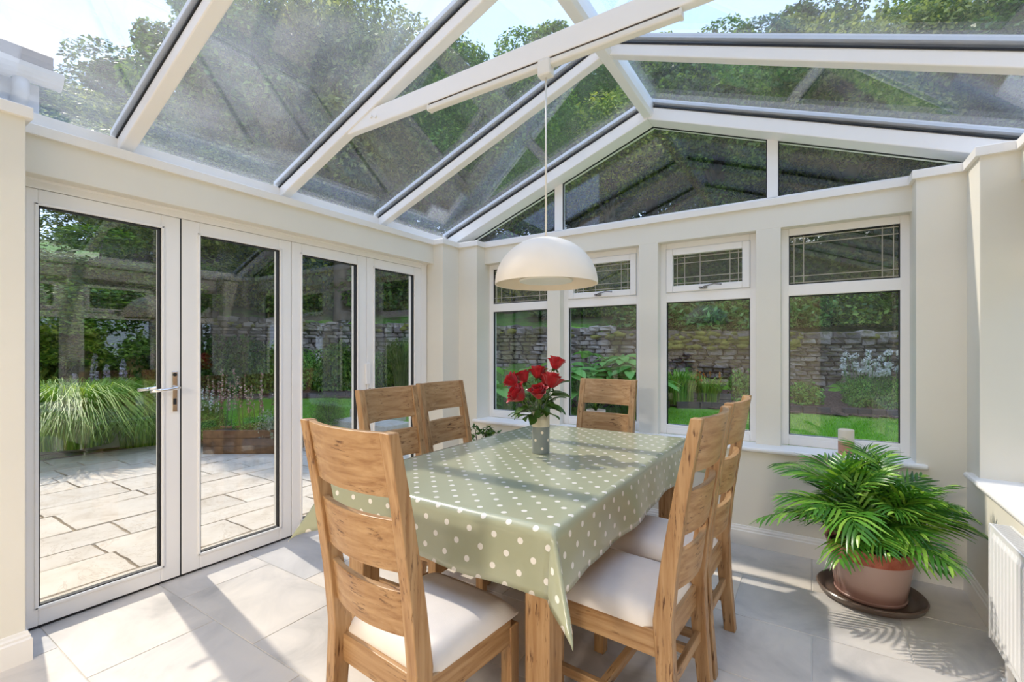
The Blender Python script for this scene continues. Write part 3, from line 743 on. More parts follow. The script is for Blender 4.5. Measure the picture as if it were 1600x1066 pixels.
# second, low row to close gaps
for i in range(13):
    b = 71-i*8.2; d = 22+g.random()*2; x, y = -math.sin(R(b))*d, math.cos(R(b))*d
    tree(x, y, i % 2, 1.35, 'tall woodland tree far behind the others on the bank', sz=1.0, grp='distant woodland trees')
def bushmesh(seed, n, leaf, m, r=(1, 1, 1), k=24, aspect=.55, up=.5):
    g = np.random.default_rng(seed); d = g.normal(size=(k, 3)); d[:, 2] = np.abs(d[:, 2]); d /= np.linalg.norm(d, axis=1, keepdims=True)
    cen = d*g.uniform(.45, .8, (k, 1)); rad = np.full((k, 3), .33)
    P, o = cluster_points(g, cen, rad, n); P *= np.array(r); P[:, 2] = np.maximum(P[:, 2], .02)
    ob = npmesh('foliage', leaves_at(P, leaf, g, up, aspect, o), 4, DI, m); C.objects.unlink(ob); return ob.data
def put(data, name, x, y, sc, label, cat='shrub', grp=None, z=None, rz=0, part='foliage'):
    """a plant: Empty at its foot > foliage + stems"""
    rt = empty(name, (x, y, gz(x, y) if z is None else z), rz); tag(rt, label, cat, grp)
    o = bpy.data.objects.new(part, data); C.objects.link(o); o.parent = rt; o.scale = sc; o['kind'] = 'stuff'
    return rt
stemd = MB()
for k in range(7): a = k*2.4; stemd.tube([(0, 0, -.1), (math.cos(a)*.15, math.sin(a)*.15, .3), (math.cos(a)*.4, math.sin(a)*.4, .62)], [.03, .02, .008], 5)
sd_o = stemd.build('stems', M['bark']); C.objects.unlink(sd_o); stemd = sd_o.data
def shrub(data, x, y, sc, label, **k):
    rt = put(data, 'shrub', x, y, sc, label, **k); o = bpy.data.objects.new('stems', stemd); C.objects.link(o); o.parent = rt; o.scale = sc; return rt
B_rh = bushmesh(1, 5200, .17, M['lf_rhodo'], aspect=.34); B_sm = bushmesh(2, 7000, .07, M['lf_bush']); B_dk = bushmesh(3, 8000, .10, M['lf_dark']); B_md = bushmesh(4, 7000, .10, M['lf_mid']); B_box = bushmesh(5, 9000, .045, M['lf_mid'], k=60)
B_lg = bushmesh(10, 1500, .17, M['lf_bush'], aspect=.5, up=.9); B_si = bushmesh(6, 1500, .13, M['lf_silver'], aspect=.4); B_pu = bushmesh(7, 2500, .10, M['lf_purple']); B_yl = bushmesh(9, 6000, .09, M['lf_yel'])
# bank shrubs above the wall
for i, (x, y, s, dta, lab) in enumerate([(-2.0, 12.35, 1.15, B_rh, 'glossy rhododendron above the mossy wall in the third window'), (-3.3, 12.1, 1.2, B_rh, 'glossy rhododendron left of the one above the mossy wall'), (-.6, 13.2, 1.1, B_rh, 'glossy rhododendron right behind the mossy wall top'),
      (.5, 14.0, 1.2, B_md, 'shaggy green shrub on the bank in the fourth window'), (1.8, 14.6, 1.2, B_dk, 'dark shrub on the bank behind the white phlox'), (-4.6, 12.6, 1.1, B_md, 'leafy shrub above the wall behind the palmate leaves'), (-6.2, 12.2, 1.2, B_dk, 'dark shrub above the wall behind the hostas'),
      (-7.8, 12.4, 1.4, B_yl, 'yellow green shrub above the wall left of the hostas'), (-10.2, 11.4, 1.3, B_dk, 'dark shrub above the wall beyond the fourth door leaf'), (-12.4, 9.6, 1.4, B_md, 'bushy green shrub above the wall beyond the third door leaf'), (-14.2, 8.0, 1.5, B_yl, 'sunlit yellow shrub above the wall beyond the second door leaf'), (3.6, 15.9, 1.3, B_md, 'green shrub above the wall near its right end')]):
    shrub(dta, x, y, (s, s, s*1.1), lab, grp='shrubs on the bank')
g = random.Random(21)
for i in range(60):
    b = R(92-i*2.05); d = g.uniform(15, 20.5); x, y = -math.sin(b)*d, math.cos(b)*d; 
    if wall_d(np.array([x]), np.array([y]))[0][0] > -1: continue
    s = g.uniform(1.1, 2.0); shrub([B_dk, B_md, B_dk, B_yl][i % 4 if i % 8 == 3 else i % 3], x, y, (s, s, s*1.2), 'rounded undergrowth shrub on the wooded bank', grp='undergrowth shrubs', rz=i)
# right side garden outside the right-hand windows
for i in range(9):
    x, y = 4.2+g.random()*1.6, -2+i*1.5; s = g.uniform(1.1, 1.7); shrub([B_yl, B_md, B_dk][i % 3], x, y, (s, s, s*1.5), 'hedge shrub outside the right-hand windows, %s from the house' % ['first', 'second', 'third', 'fourth', 'fifth', 'sixth', 'seventh', 'eighth', 'ninth'][i], grp='right-hand hedge shrubs', rz=i)
# hedge at far left
for i in range(7):
    x, y = -13.6-.55*i*1.2, 5.0-.75*i*1.1; shrub(B_dk, x, y, (1.1, 1.1, 2.6), 'tall dark hedge shrub behind the flower border, %s from the right' % ['first', 'second', 'third', 'fourth', 'fifth', 'sixth', 'seventh'][i], grp='dark hedge at far left', rz=i, z=gz(x, y)-.1)
for i in range(3):
    x, y = -12.3-.5*i, 6.2-.5*i; 
    shrub(B_dk, x, y, (.9, .9, 1.3), 'dark shrub before the wall, %s' % ['next to the climbers', 'in the middle', 'farthest left'][i], grp='border shrubs', rz=i+9)
# climbers and shrubs in front of the wall at left
for i, (x, y, s, dta, lab) in enumerate([(-11.6, 6.6, (.8, .8, 1.3), B_md, 'wall shrub seen through the second door leaf'), (-11.1, 7.3, (.75, .75, 1.25), B_sm, 'wall shrub between the second and third door leaves'), (-10.5, 7.9, (.8, .7, 1.3), B_md, 'wall shrub seen left in the third door leaf'), (-9.9, 8.35, (.7, .7, 1.2), B_sm, 'wall shrub seen right in the third door leaf'), (-9.2, 8.75, (.7, .7, 1.35), B_md, 'wall shrub seen in the fourth door leaf')]):
    shrub(dta, x, y, s, lab, grp='shrubs against the left wall', rz=i)
# clipped round bush
shrub(B_box, -7.75, 5.55, (.36, .36, .62), 'clipped rounded box bush beside the stone step', z=gz(-7.75, 5.55)+.05)
# back border
shrub(B_lg, -1.25, 10.9, (.38, .38, .72), 'upright leafy shrub in the bed at the right of the third window')
shrub(B_lg, -.12, 11.15, (.42, .40, .48), 'low leafy bush on the bark mulch in the fourth window')
shrub(B_lg, .75, 11.55, (.35, .35, .55), 'fresh green bush under the white phlox')
shrub(B_sm, 1.5, 11.7, (.5, .4, .6), 'green bush at the right edge of the fourth window')

def blades(g, n, c, r, L, w, lean, seg=4, upright=.5):
    """arching grass blades as strips, (n, 2*seg+1... ,3)"""
    ang = g.uniform(0, 2*PI, n); rr = r*np.sqrt(g.uniform(0, 1, n)); base = np.stack([c[0]+rr*np.cos(ang), c[1]+rr*np.sin(ang), np.full(n, c[2])], 1)
    az = ang+g.normal(0, .5, n); ln = L*g.uniform(.6, 1.1, n); le = lean*g.uniform(.3, 1.3, n)
    out = []; side = np.stack([-np.sin(az), np.cos(az), np.zeros(n)], 1)
    for k in range(seg+1):
        t = k/seg; h = ln*(np.sin(t*PI/2*np.clip(1+le*.42, 1, 1.8)[:])*.9); o = ln*le*t**1.8
        p = base+np.stack([np.cos(az)*o, np.sin(az)*o, h], 1); ww = w*(1-t)**.7*.5+.0005
        out += [p-side*ww, p+side*ww]
    return np.stack(out, 1)
def bladefaces(seg=4): return [(2*k, 2*k+1, 2*k+3, 2*k+2) for k in range(seg)]
def grassclump(name, x, y, r, L, w, n, lean, m, label, seed, z=None, grp=None):
    g = np.random.default_rng(seed); rt = empty(name, (x, y, gz(x, y) if z is None else z)); tag(rt, label, 'grass', grp)
    o = npmesh('blades', blades(g, n, (0, 0, 0), r, L, w, lean), 10, bladefaces(), m, rt); o['kind'] = 'stuff'; return rt
grassclump('ornamental_grass', -8.8, 2.15, .45, .95, .014, 2600, 1.45, M['lf_grass'], 'large arching ornamental grass mound by the patio edge in the first door leaf', 1, z=0)
grassclump('ornamental_grass', -8.65, 2.95, .3, .7, .013, 1400, 1.3, M['lf_grass'], 'smaller arching grass mound right of the large one', 2)
grassclump('ornamental_grass', -10.0, 2.3, .35, 1.0, .012, 1000, .7, M['lf_lime'], 'lime green grass mound behind the large arching grass', 3)
grassclump('ornamental_grass', -10.2, 1.6, .35, .95, .012, 900, .7, M['lf_lime'], 'lime green grass tuft at the left edge of the first door leaf', 4)
grassclump('ornamental_grass', -8.85, 8.55, .22, 1.45, .012, 900, .55, M['lf_fount'], 'tall buff fountain grass in front of the wall in the fourth door leaf', 5)
grassclump('iris_clump', -2.35, 10.05, .28, .75, .03, 260, .4, M['lf_grass'], 'tall sword leaved clump at the left of the third window', 6)
grassclump('iris_clump', -2.75, 10.0, .25, .6, .03, 200, .5, M['lf_grass'], 'sword leaved clump at the very left edge of the third window', 61)
grassclump('crocosmia', -1.85, 10.45, .25, .55, .022, 240, .8, M['lf_grass'], 'arching leaved clump with orange flowers in the third window', 7)
def spikes(rt, seed, n, r, h, m, part='flowers', fl=.05, top=.35, nf=40, wid=.035):
    g = np.random.default_rng(seed); P = []; mb = MB()
    for k in range(n):
        a = g.uniform(0, 2*PI); q = r*math.sqrt(g.uniform()); x, y = q*math.cos(a), q*math.sin(a); hh = h*g.uniform(.75, 1.1); lx, ly = x*.5+g.normal()*.03, y*.5+g.normal()*.03
        mb.tube([(x, y, 0), (x+lx*.4, y+ly*.4, hh*.5), (x+lx, y+ly, hh)], .005, 4)
        for j in range(nf): t = 1-top*g.uniform(); b = g.uniform(0, 2*PI); P.append((x+lx*t+wid*math.cos(b)*(1.2-t), y+ly*t+wid*math.sin(b)*(1.2-t), hh*t))
    mb.build('stems', M['stem'], rt)
    o = npmesh(part, leaves_at(np.array(P), fl, g, .2, .8), 4, DI, m, rt); o['kind'] = 'stuff'
rt = [o for o in C.objects if o.name.startswith('crocosmia')][0]; spikes(rt, 1, 16, .3, .62, M['fl_orange'], top=.2, nf=16)
for i, (x, y, h, w_) in enumerate([(-11.9, 2.95, 1.15, 'leftmost'), (-11.6, 3.15, 1.3, 'second from left'), (-11.45, 3.3, 1.2, 'third from left'), (-11.15, 3.5, 1.1, 'rightmost')]):
    rt = empty('acanthus', (x, y, gz(x, y))); tag(rt, 'white and purple acanthus flower spike, %s of four behind the grasses' % w_, 'flower', 'acanthus spikes')
    spikes(rt, 30+i, 1, .01, h, M['fl_lilac'], top=.5, nf=150, fl=.06, wid=.10)
    o = bpy.data.objects.new('foliage', B_sm); C.objects.link(o); o.parent = rt; o.scale = (.32, .32, .38); o['kind'] = 'stuff'
shrub(B_pu, -10.1, 3.6, (.45, .35, .55), 'dark purple leaved shrub beside the acanthus')
shrub(B_sm, -9.6, 3.45, (.6, .5, .6), 'mixed green border shrub with pale flowers in the first door leaf')
shrub(B_md, -8.7, 3.7, (.7, .6, .6), 'green border shrub between the first two door leaves')
for i, (x, y, h, m_, w_) in enumerate([(-7.55, 3.45, .95, 'fl_pink', 'left in the second door leaf'), (-6.9, 3.75, 1.0, 'fl_pink', 'right in the second door leaf'), (-9.2, 3.2, .75, 'fl_white', 'right in the first door leaf'), (-8.0, 3.5, .7, 'fl_white', 'behind the first door leaf handle')]):
    rt = empty('flowering_perennial', (x, y, gz(x, y)+.15)); tag(rt, '%s flowered airy perennial %s' % ('pink' if 'pink' in m_ else 'white', w_), 'flower', 'border perennials')
    spikes(rt, 40+i, 14, .28, h, M[m_], top=.45, nf=34, fl=.035, wid=.03)
    o = bpy.data.objects.new('foliage', [B_sm, B_pu][0]); C.objects.link(o); o.parent = rt; o.scale = (.36, .36, .40); o['kind'] = 'stuff'
put(B_si, 'silver_leaf_plant', -6.42, 3.78, (.32, .3, .5), 'silver leaved plant in the wooden planter at the right of the second door leaf', 'plant', z=.12)
M['oldwood'] = plain('brown_planter_timber', (.16, .085, .04), .8, .3, 14, bmp=.4, bscale=30)
# wooden planter and stone trough
wp = empty('wooden_planter', (-6.75, 3.62, -.10), .6); tag(wp, 'brown wooden planter box at the patio edge in the second door leaf', 'planter')
for k in range(3): MB().box(-.6, .6, -.02, .02, 0, .105).build('planter_board', M['oldwood'], wp, loc=(0, -.2, k*.11), bevel=.005); MB().box(-.6, .6, -.02, .02, 0, .105).build('planter_board', M['woodx'], wp, loc=(0, .2, k*.11), bevel=.005); MB().box(-.02, .02, -.2, .2, 0, .105).build('planter_board', M['woody'], wp, loc=(.6, 0, k*.11), bevel=.005)
MB().box(-.58, .58, -.18, .18, .02, .29).build('planter_soil', M['soil'], wp)
tr_ = empty('stone_trough', (-8.95, 2.5, -.10), 1.25); tag(tr_, 'pale green grey stone trough under the large arching grass', 'trough')
q = MB().box(-1.0, 1.0, -.25, .25, 0, .24).build('trough_wall', plain('trough_stone', (.30, .33, .22), .9, .25, 5, bmp=.5), tr_, bevel=.02); MB().box(-.94, .94, -.2, .2, .22, .25).build('trough_soil', M['soil'], tr_)
po = empty('timber_post', (-13.3, 4.35, gz(-13.3, 4.35))); tag(po, 'short sunlit timber post before the dark hedge', 'post')
MB().box(-.13, .13, -.13, .13, 0, 1.05).build('post_body', M['woodz'], po, bevel=.02); MB().box(-.15, .15, -.15, .15, 1.05, 1.08).build('post_cap', M['woodx'], po, bevel=.01)

# hosta / rodgersia leaves
def bigleaf(L, w, droop, seg=5):
    v = []; f = []
    for k in range(seg+1):
        t = k/seg; ww = w*math.sin(PI*min(1, t*.97+.03))**.75*.5; x = L*t; z = .12*L*math.sin(t*2.2)-droop*L*t*t
        v += [(x, -ww, z+.12*w), (x, 0, z), (x, ww, z+.12*w)]
    for k in range(seg):
        for j in range(2): f.append((3*k+j, 3*k+j+1, 3*k+j+4, 3*k+j+3))
    return v, f
def leafplant(name, x, y, n, L, w, h, r, label, seed, palm=0, m='lf_hosta'):
    g = random.Random(seed); rt = empty(name, (x, y, gz(x, y))); tag(rt, label, 'plant'); 
    for k in range(n):
        a = g.uniform(0, 2*PI); q = r*math.sqrt(g.random()); hh = h*g.uniform(.45, 1)*(1-.35*q/r); px_, py_ = q*math.cos(a), q*math.sin(a); mb = MB()
        v, f = bigleaf(L*g.uniform(.75, 1.15), w*g.uniform(.8, 1.1), .25)
        if palm:
            for j in range(palm):
                T = Matrix.Translation((px_, py_, hh)) @ Matrix.Rotation(a, 4, 'Z') @ Matrix.Rotation(g.uniform(.0, .35), 4, 'Y') @ Matrix.Rotation(j*2*PI/palm, 4, 'Z'); mb.add([T @ Vector(p) for p in v], f)
        else:
            T = Matrix.Translation((px_, py_, hh)) @ Matrix.Rotation(a+g.uniform(-.5, .5), 4, 'Z') @ Matrix.Rotation(g.uniform(-.5, .6), 4, 'Y'); mb.add([T @ Vector(p) for p in v], f)
        mb.tube([(px_*.2, py_*.2, 0), (px_*.8, py_*.8, hh*.6), (px_, py_, hh)], .008, 4)
        mb.build('leaf', M[m], rt, smooth=True)
    return rt
leafplant('hosta', -5.35, 8.0, 34, .50, .32, 1.05, .5, 'broad leaved hosta at the left of the first window', 1)
leafplant('hosta', -4.75, 8.35, 34, .50, .32, 1.15, .5, 'broad blue green hosta behind the roses', 2, m='lf_bush')
r1 = leafplant('hosta', -5.9, 7.9, 24, .40, .25, .6, .4, 'hosta at the far left edge of the first window', 3)
leafplant('rodgersia', -3.75, 8.6, 34, .44, .19, 1.25, .7, 'palmate leaved plant at the left of the second window', 4, palm=6)
leafplant('rodgersia', -3.1, 8.95, 34, .44, .19, 1.35, .7, 'palmate leaved plant at the right of the second window', 5, palm=6)
spikes(r1, 50, 3, .2, 1.1, M['fl_lilac'], top=.2, nf=20)
for i, (x, y, s, w_) in enumerate([(.85, 11.35, 1.15, 'in the middle of the fourth window'), (1.3, 11.45, 1.1, 'at the right of the fourth window')]):
    rt = empty('phlox', (x, y, gz(x, y))); tag(rt, 'white flowering phlox %s' % w_, 'flower', 'white phlox')
    g = np.random.default_rng(60+i); cen = np.stack([g.uniform(-.35, .35, 26), g.uniform(-.25, .25, 26), g.uniform(.65, 1.1, 26)], 1)
    P, oo = cluster_points(g, cen, np.full((26, 3), .06), 1500); o = npmesh('flowers', leaves_at(P, .035, g, .2, .9), 4, DI, M['fl_white'], rt); o['kind'] = 'stuff'
    mb = MB(); [mb.tube([(c[0]*.5, c[1]*.5, 0), tuple(c)], .007, 4) for c in cen]; mb.build('stems', M['stem'], rt)
    o = bpy.data.objects.new('foliage', B_sm); C.objects.link(o); o.parent = rt; o.scale = (.45, .35, .75); o['kind'] = 'stuff'

# lawn blades where the lawn shows near the windows
g = np.random.default_rng(9); n = 90000
P = np.stack([g.uniform(-10, 3.5, n), g.uniform(3.95, 11.5, n)], 1); D, _ = wall_d(P[:, 0], P[:, 1])
P = P[(D > 1.9) & ~((P[:, 0] < -3.2) & (P[:, 0] > -8.1) & (P[:, 1] < 7.2))]; Z = ground(P[:, 0], P[:, 1]); n = len(P)
az = g.uniform(0, 2*PI, n); L = g.uniform(.025, .06, n); w = .006
b0 = np.stack([P[:, 0], P[:, 1], Z], 1); sdv = np.stack([-np.sin(az), np.cos(az), np.zeros(n)], 1)*w
v = np.stack([b0-sdv, b0+sdv, b0+np.stack([np.cos(az)*L*.5, np.sin(az)*L*.5, L], 1)], 1)
lb = npmesh('lawn_grass', v, 3, [(0, 1, 2)], M['lf_lawn']); lb['kind'] = 'stuff'; lb['label'] = 'short bright green grass of the lawn'; lb['category'] = 'grass'

# ------------------------------------------------------------------ dining table and cloth
TX0, TX1, TY0, TY1, TZ = -1.735, -.675, 1.275, 3.05, .795
tb = empty('dining_table', ((TX0+TX1)/2, (TY0+TY1)/2, 0)); tag(tb, 'oak dining table under the polka dot cloth with square legs', 'table')
hx, hy = (TX1-TX0)/2-.006, (TY1-TY0)/2-.006
MB().box(-hx, hx, -hy, hy, TZ-.042, TZ-.006).build('tabletop', M['woody'], tb, bevel=.004)
for sx in (-1, 1):
    for sy in (-1, 1):
        a, b = sx*(hx-.075), sy*(hy-.085); MB().box(-.046, .046, -.046, .046, 0, TZ-.042).build('leg', M['woodz'], tb, bevel=.004, loc=(a, b, 0))
    MB().box(-.012, .012, -hy+.13, hy-.13, TZ-.14, TZ-.042).build('apron', M['woody'], tb, loc=(sx*(hx-.06), 0, 0))
for sy in (-1, 1): MB().box(-hx+.12, hx-.12, -.012, .012, TZ-.14, TZ-.042).build('apron', M['woodx'], tb, loc=(0, sy*(hy-.06), 0))
def clothmat():
    m, t, b = mat('polka_oilcloth')
    uv = N(t, 'ShaderNodeUVMap'); uv.uv_map = 'UVMap'
    def dots(off):
        a = N(t, 'ShaderNodeVectorMath', operation='MULTIPLY_ADD'); t.links.new(uv.outputs[0], a.inputs[0]); a.inputs[1].default_value = (1/.1015, 1/.1, 0); a.inputs[2].default_value = (off, off, 0)
        fr = N(t, 'ShaderNodeVectorMath', operation='FRACTION'); t.links.new(a.outputs[0], fr.inputs[0])
        d = N(t, 'ShaderNodeVectorMath', operation='DISTANCE'); t.links.new(fr.outputs[0], d.inputs[0]); d.inputs[1].default_value = (.5, .5, 0)
        return math_(t, 'LESS_THAN', d.outputs['Value'], .104)
    f = math_(t, 'MAXIMUM', dots(.1), dots(.6))
    base = ramp(t, noise(t, 1.2, 3, coord(t)), [(.3, (.35, .365, .24)), (.7, (.395, .405, .27))])
    c = mix(t, f, base, (.80, .76, .68))
    t.links.new(c, b.inputs['Base Color']); b.inputs['Roughness'].default_value = .27; b.inputs['Specular IOR Level'].default_value = .5
    b.inputs['Coat Weight'].default_value = .5; b.inputs['Coat Roughness'].default_value = .15
    bump(t, b, noise(t, 7, 3, coord(t)), .12, .01)
    return m
def cloth():
    dx = .212; st_ = .0212
    us = [(-dx+i*st_) for i in range(int(round((TX1-TX0+2*dx)/st_))+1)]; vs_ = [(-dx+i*st_) for i in range(int(round((TY1-TY0+2*dx)/st_))+1)]
    W_, H_ = TX1-TX0, TY1-TY0; V = []; UV = []
    def edge(o):   # arc over the rounded edge: returns outward, downward
        r = .012; L = r*PI/2
        if o <= 0: return 0, 0
        if o < L: a = o/r; return r*math.sin(a), r*(1-math.cos(a))
        return r, r+(o-L)
    for u in us:
        for v in vs_:
            ox = max(-u, u-W_, 0); oy = max(-v, v-H_, 0); sx = -1 if u < 0 else 1; sy = -1 if v < 0 else 1
            cx_ = min(max(u, 0), W_); cy_ = min(max(v, 0), H_)
            if ox > 0 and oy > 0:
                r = math.hypot(ox, oy); th = math.atan2(oy, ox); h, dn = edge(r)
                k = math.exp(-((th-PI/4)/.42)**2)
                fl = (dn*(.10+.50*k))
                ph = PI/4+(th-PI/4)*(.35+.65*(1-k))
                x = cx_+sx*(h*math.cos(th)+fl*math.cos(ph)); y = cy_+sy*(h*math.sin(th)+fl*math.sin(ph)); z = -dn*(.995-.11*k)
            else:
                hx_, dn = edge(ox); hy_, dn2 = edge(oy); d_ = max(dn, dn2)
                s_ = v if ox > 0 else u; e = min(s_ if s_ > 0 else 0, (H_ if ox > 0 else W_)-s_); e = max(e, 0)
                wv = (.07+.05*math.sin(s_*7.3+sx*1.3+1)+.025*math.sin(s_*17+2))*min(1, e/.25)+.10*(1-min(1, e/.25))
                x = cx_+sx*(hx_+(d_*wv if ox > 0 else 0)); y = cy_+sy*(hy_+(d_*wv if oy > 0 else 0)); z = -d_*(.99)
                if ox == 0 and oy == 0: z += .0006*math.sin(u*9)*math.sin(v*7)
            V.append((TX0+x, TY0+y, TZ+z)); UV.append((u, v))
    ny = len(vs_); F = [(i*ny+j, (i+1)*ny+j, (i+1)*ny+j+1, i*ny+j+1) for i in range(len(us)-1) for j in range(ny-1)]
    me = bpy.data.meshes.new('tablecloth'); me.from_pydata(V, [], F); l = me.uv_layers.new(name='UVMap')
    for lp in me.loops: l.data[lp.index].uv = UV[lp.vertex_index]
    me.shade_smooth(); me.materials.append(clothmat()); o = bpy.data.objects.new('tablecloth', me); C.objects.link(o)
    so = o.modifiers.new('thick', 'SOLIDIFY'); so.thickness = .0016; so.offset = 1
    return tag(o, 'sage green oilcloth with white polka dots draped over the dining table', 'tablecloth')
cloth()

# ------------------------------------------------------------------ chairs
def make_chair():
    rt = empty('dining_chair'); W2 = .2175; ZT = 1.135
    # side profile of the rear post (y,z): splayed foot, knee at seat, leaning back
    cen = [(-.235, 0), (-.212, .25), (-.200, .46), (-.222, .65), (-.262, .90), (-.308, ZT)]
    th = [.050, .056, .062, .054, .046, .036]
    for sx in (-1, 1):
        mb = MB(); n = len(cen); v = []
        for (y, z), t_ in zip(cen, th):
            wi = .044 if z < .5 else .044-.004*(z-.5)/.6
            xo = sx*W2; xi = sx*(W2-wi)
            v += [(xo, y-t_/2, z), (xi, y-t_/2, z), (xi, y+t_/2, z), (xo, y+t_/2, z)]
        f = [(4*i+j, 4*i+(j+1) % 4, 4*i+4+(j+1) % 4, 4*i+4+j) for i in range(n-1) for j in range(4)]+[(3, 2, 1, 0), tuple(4*(n-1)+j for j in range(4))]
        if sx > 0: pass
        else: f = [q[::-1] for q in f]
        f = [q[::-1] for q in f]
        mb.add(v, f); mb.build('back_post', M['woodz'], rt, bevel=.004)
        MB().box(-.023, .023, -.023, .023, 0, .395).build('front_leg', M['woodz'], rt, bevel=.004, loc=(sx*(W2-.026), .215, 0))
        MB().box(-.012, .012, -.19, .20, .335, .425).build('side_rail', M['woody'], rt, bevel=.003, loc=(sx*(W2-.020), 0, 0))
        MB().box(-.012, .012, -.20, .20, .13, .165).build('side_stretcher', M['woody'], rt, bevel=.003, loc=(sx*(W2-.022), 0, 0))
    def yback(z):
        for (y0, z0), (y1, z1) in zip(cen, cen[1:]):
            if z0 <= z <= z1: return y0+(y1-y0)*(z-z0)/(z1-z0)
        return cen[-1][0]
    for z0, z1 in ((.953, ZT-.002), (.738, .890), (.548, .682)):
        v = []; n = 12
        for k in range(n+1):
            x = -(W2-.038)+(2*(W2-.038))*k/n; bow = -.030*(1-(2*k/n-1)**2)
            top_dip = 0
            for z, t_ in ((z0, .011), (z1-top_dip, .011)):
                y = yback(z)+bow; v += [(x, y-t_, z), (x, y+t_, z)]
        f = []
        for k in range(n):
            a = 4*k; b = a+4
            f += [(a, a+2, b+2, b), (a+1, b+1, b+3, a+3), (a+2, a+3, b+3, b+2), (a, b, b+1, a+1)]
        f += [(0, 1, 3, 2), (4*n, 4*n+2, 4*n+3, 4*n+1)]
        mb = MB(); mb.add(v, f); mb.build('back_slat', M['woodx'], rt, bevel=.003)
    MB().box(-W2+.03, W2-.03, -.012, .012, .335, .425).build('front_rail', M['woodx'], rt, bevel=.003, loc=(0, .215, 0))
    MB().box(-W2+.04, W2-.04, -.012, .012, .335, .425).build('rear_rail', M['woodx'], rt, bevel=.003, loc=(0, -.19, 0))
    MB().box(-W2+.04, W2-.04, -.011, .011, .21, .25).build('rear_stretcher', M['woodx'], rt, bevel=.003, loc=(0, -.208, 0))
    MB().box(-W2+.03, W2-.03, -.014, .014, .13, .165).build('middle_stretcher', M['woodx'], rt, bevel=.003, loc=(0, .02, 0))
    # cushion
    bm = bmesh.new(); bmesh.ops.create_grid(bm, x_segments=14, y_segments=14, size=1)
    seat = MB(); V = []
    n = 17
    for i in range(n):
        for j in range(n):
            u = -1+2*i/(n-1); w = -1+2*j/(n-1); e = (1-abs(u)**6)*(1-abs(w)**6)
            ins = .045 if w < -.8 else 0
            hw = (.212-(ins*(-w-.8)/.2 if w < -.8 else 0))
            V.append((u*hw, .025+w*.212, .432+.052*e**.45+.008*(1-u*u)*(1-w*w)))
    bm.free()
    F = [(i*n+j, (i+1)*n+j, (i+1)*n+j+1, i*n+j+1) for i in range(n-1) for j in range(n-1)]
    rim = [i*n for i in range(n)]+[(n-1)*n+j for j in range(1, n)]+[i*n+n-1 for i in range(n-2, -1, -1)]+[j for j in range(n-2, 0, -1)]
    b0 = len(V); V += [(V[k][0]*.995, (V[k][1]-.025)*.995+.025, .422) for k in rim]; m_ = len(rim)
    F += [(rim[k], b0+k, b0+(k+1) % m_, rim[(k+1) % m_]) for k in range(m_)]+[tuple(b0+k for k in range(m_))[::-1]]
    seat.add(V, F); autosmooth(seat.build('seat_cushion', M['seat'], rt), 60)
    return rt
ch0 = make_chair()
chairs = [(-1.098, 1.165, R(-4.5), 'oak ladder back chair in the foreground at the near end of the table'),
 (-.597, 1.765, R(86), 'nearer oak ladder back chair on the right side of the table'),
 (-.578, 2.275, R(87), 'farther oak ladder back chair on the right side, in front of the third window'),
 (-1.735, 1.855, R(-89), 'nearer oak ladder back chair on the left side, in front of the doors'),
 (-1.80, 2.372, R(-90.5), 'farther oak ladder back chair on the left side, by the corner of the room'),
 (-1.275, 2.955, R(178), 'oak ladder back chair at the far end of the table before the windows')]
for i, (x, y, rz, lab) in enumerate(chairs):
    o = ch0 if i == 0 else copytree(ch0); o.location = (x, y, 0); o.rotation_euler = (0, 0, rz); tag(o, lab, 'chair', 'oak ladder back dining chairs')

# ------------------------------------------------------------------ pendant lamp and trunking
pl = empty('pendant_lamp', (-1.034, 1.89, 1.652)); tag(pl, 'cream dome pendant lamp hanging above the dining table', 'lamp')
Rr = .236; Hh = .215
prof = [(Rr*math.cos(a), Hh*math.sin(a)) for a in [k*PI/2/22 for k in range(22)]]+[(.012, Hh)]
inn = [(.012, Hh-.006)]+[((Rr-.006)*math.cos(a), (Hh-.006)*math.sin(a)) for a in [k*PI/2/22 for k in range(21, -1, -1)]]
sh = MB().lathe(prof+inn+[prof[0]], 64).build('shade', M['shade'], pl); autosmooth(sh, 50)
MB().lathe([(.001, .012), (.12, .012), (.125, .018), (.12, .024), (.001, .024)], 48).build('diffuser', M['cream_plastic'], sh, smooth=False)
MB().lathe([(.001, .02), (.035, .02), (.035, .10), (.001, .10)], 20).build('lamp_holder', M['cream_plastic'], pl)
MB().tube([(0, 0, Hh-.004), (0, 0, .985)], .0042, 10).build('cord', M['cream_plastic'], pl, smooth=True)
MB().box(-.033, .033, -.028, .022, .955, 1.03).build('cord_grip', M['cream_plastic'], pl, bevel=.008)
lt = empty('cable_trunking', (-1.09, 1.89, 2.66)); tag(lt, 'long cream strip fixed under the white cross beam', 'trunking')
MB().box(-.66, .655, -.020, .020, -.010, .018).build('trunking_body', M['cream_plastic'], lt, bevel=.006)
MB().box(-.67, -.655, -.021, .021, -.012, .02).build('end_cap', M['cream_plastic'], lt, bevel=.004); MB().box(.65, .665, -.021, .021, -.012, .02).build('end_cap', M['cream_plastic'], lt, bevel=.004)
MB().box(-.66, .655, -.0195, -.017, .0185, .0225).build('shadow_gap', M['bark'], lt)

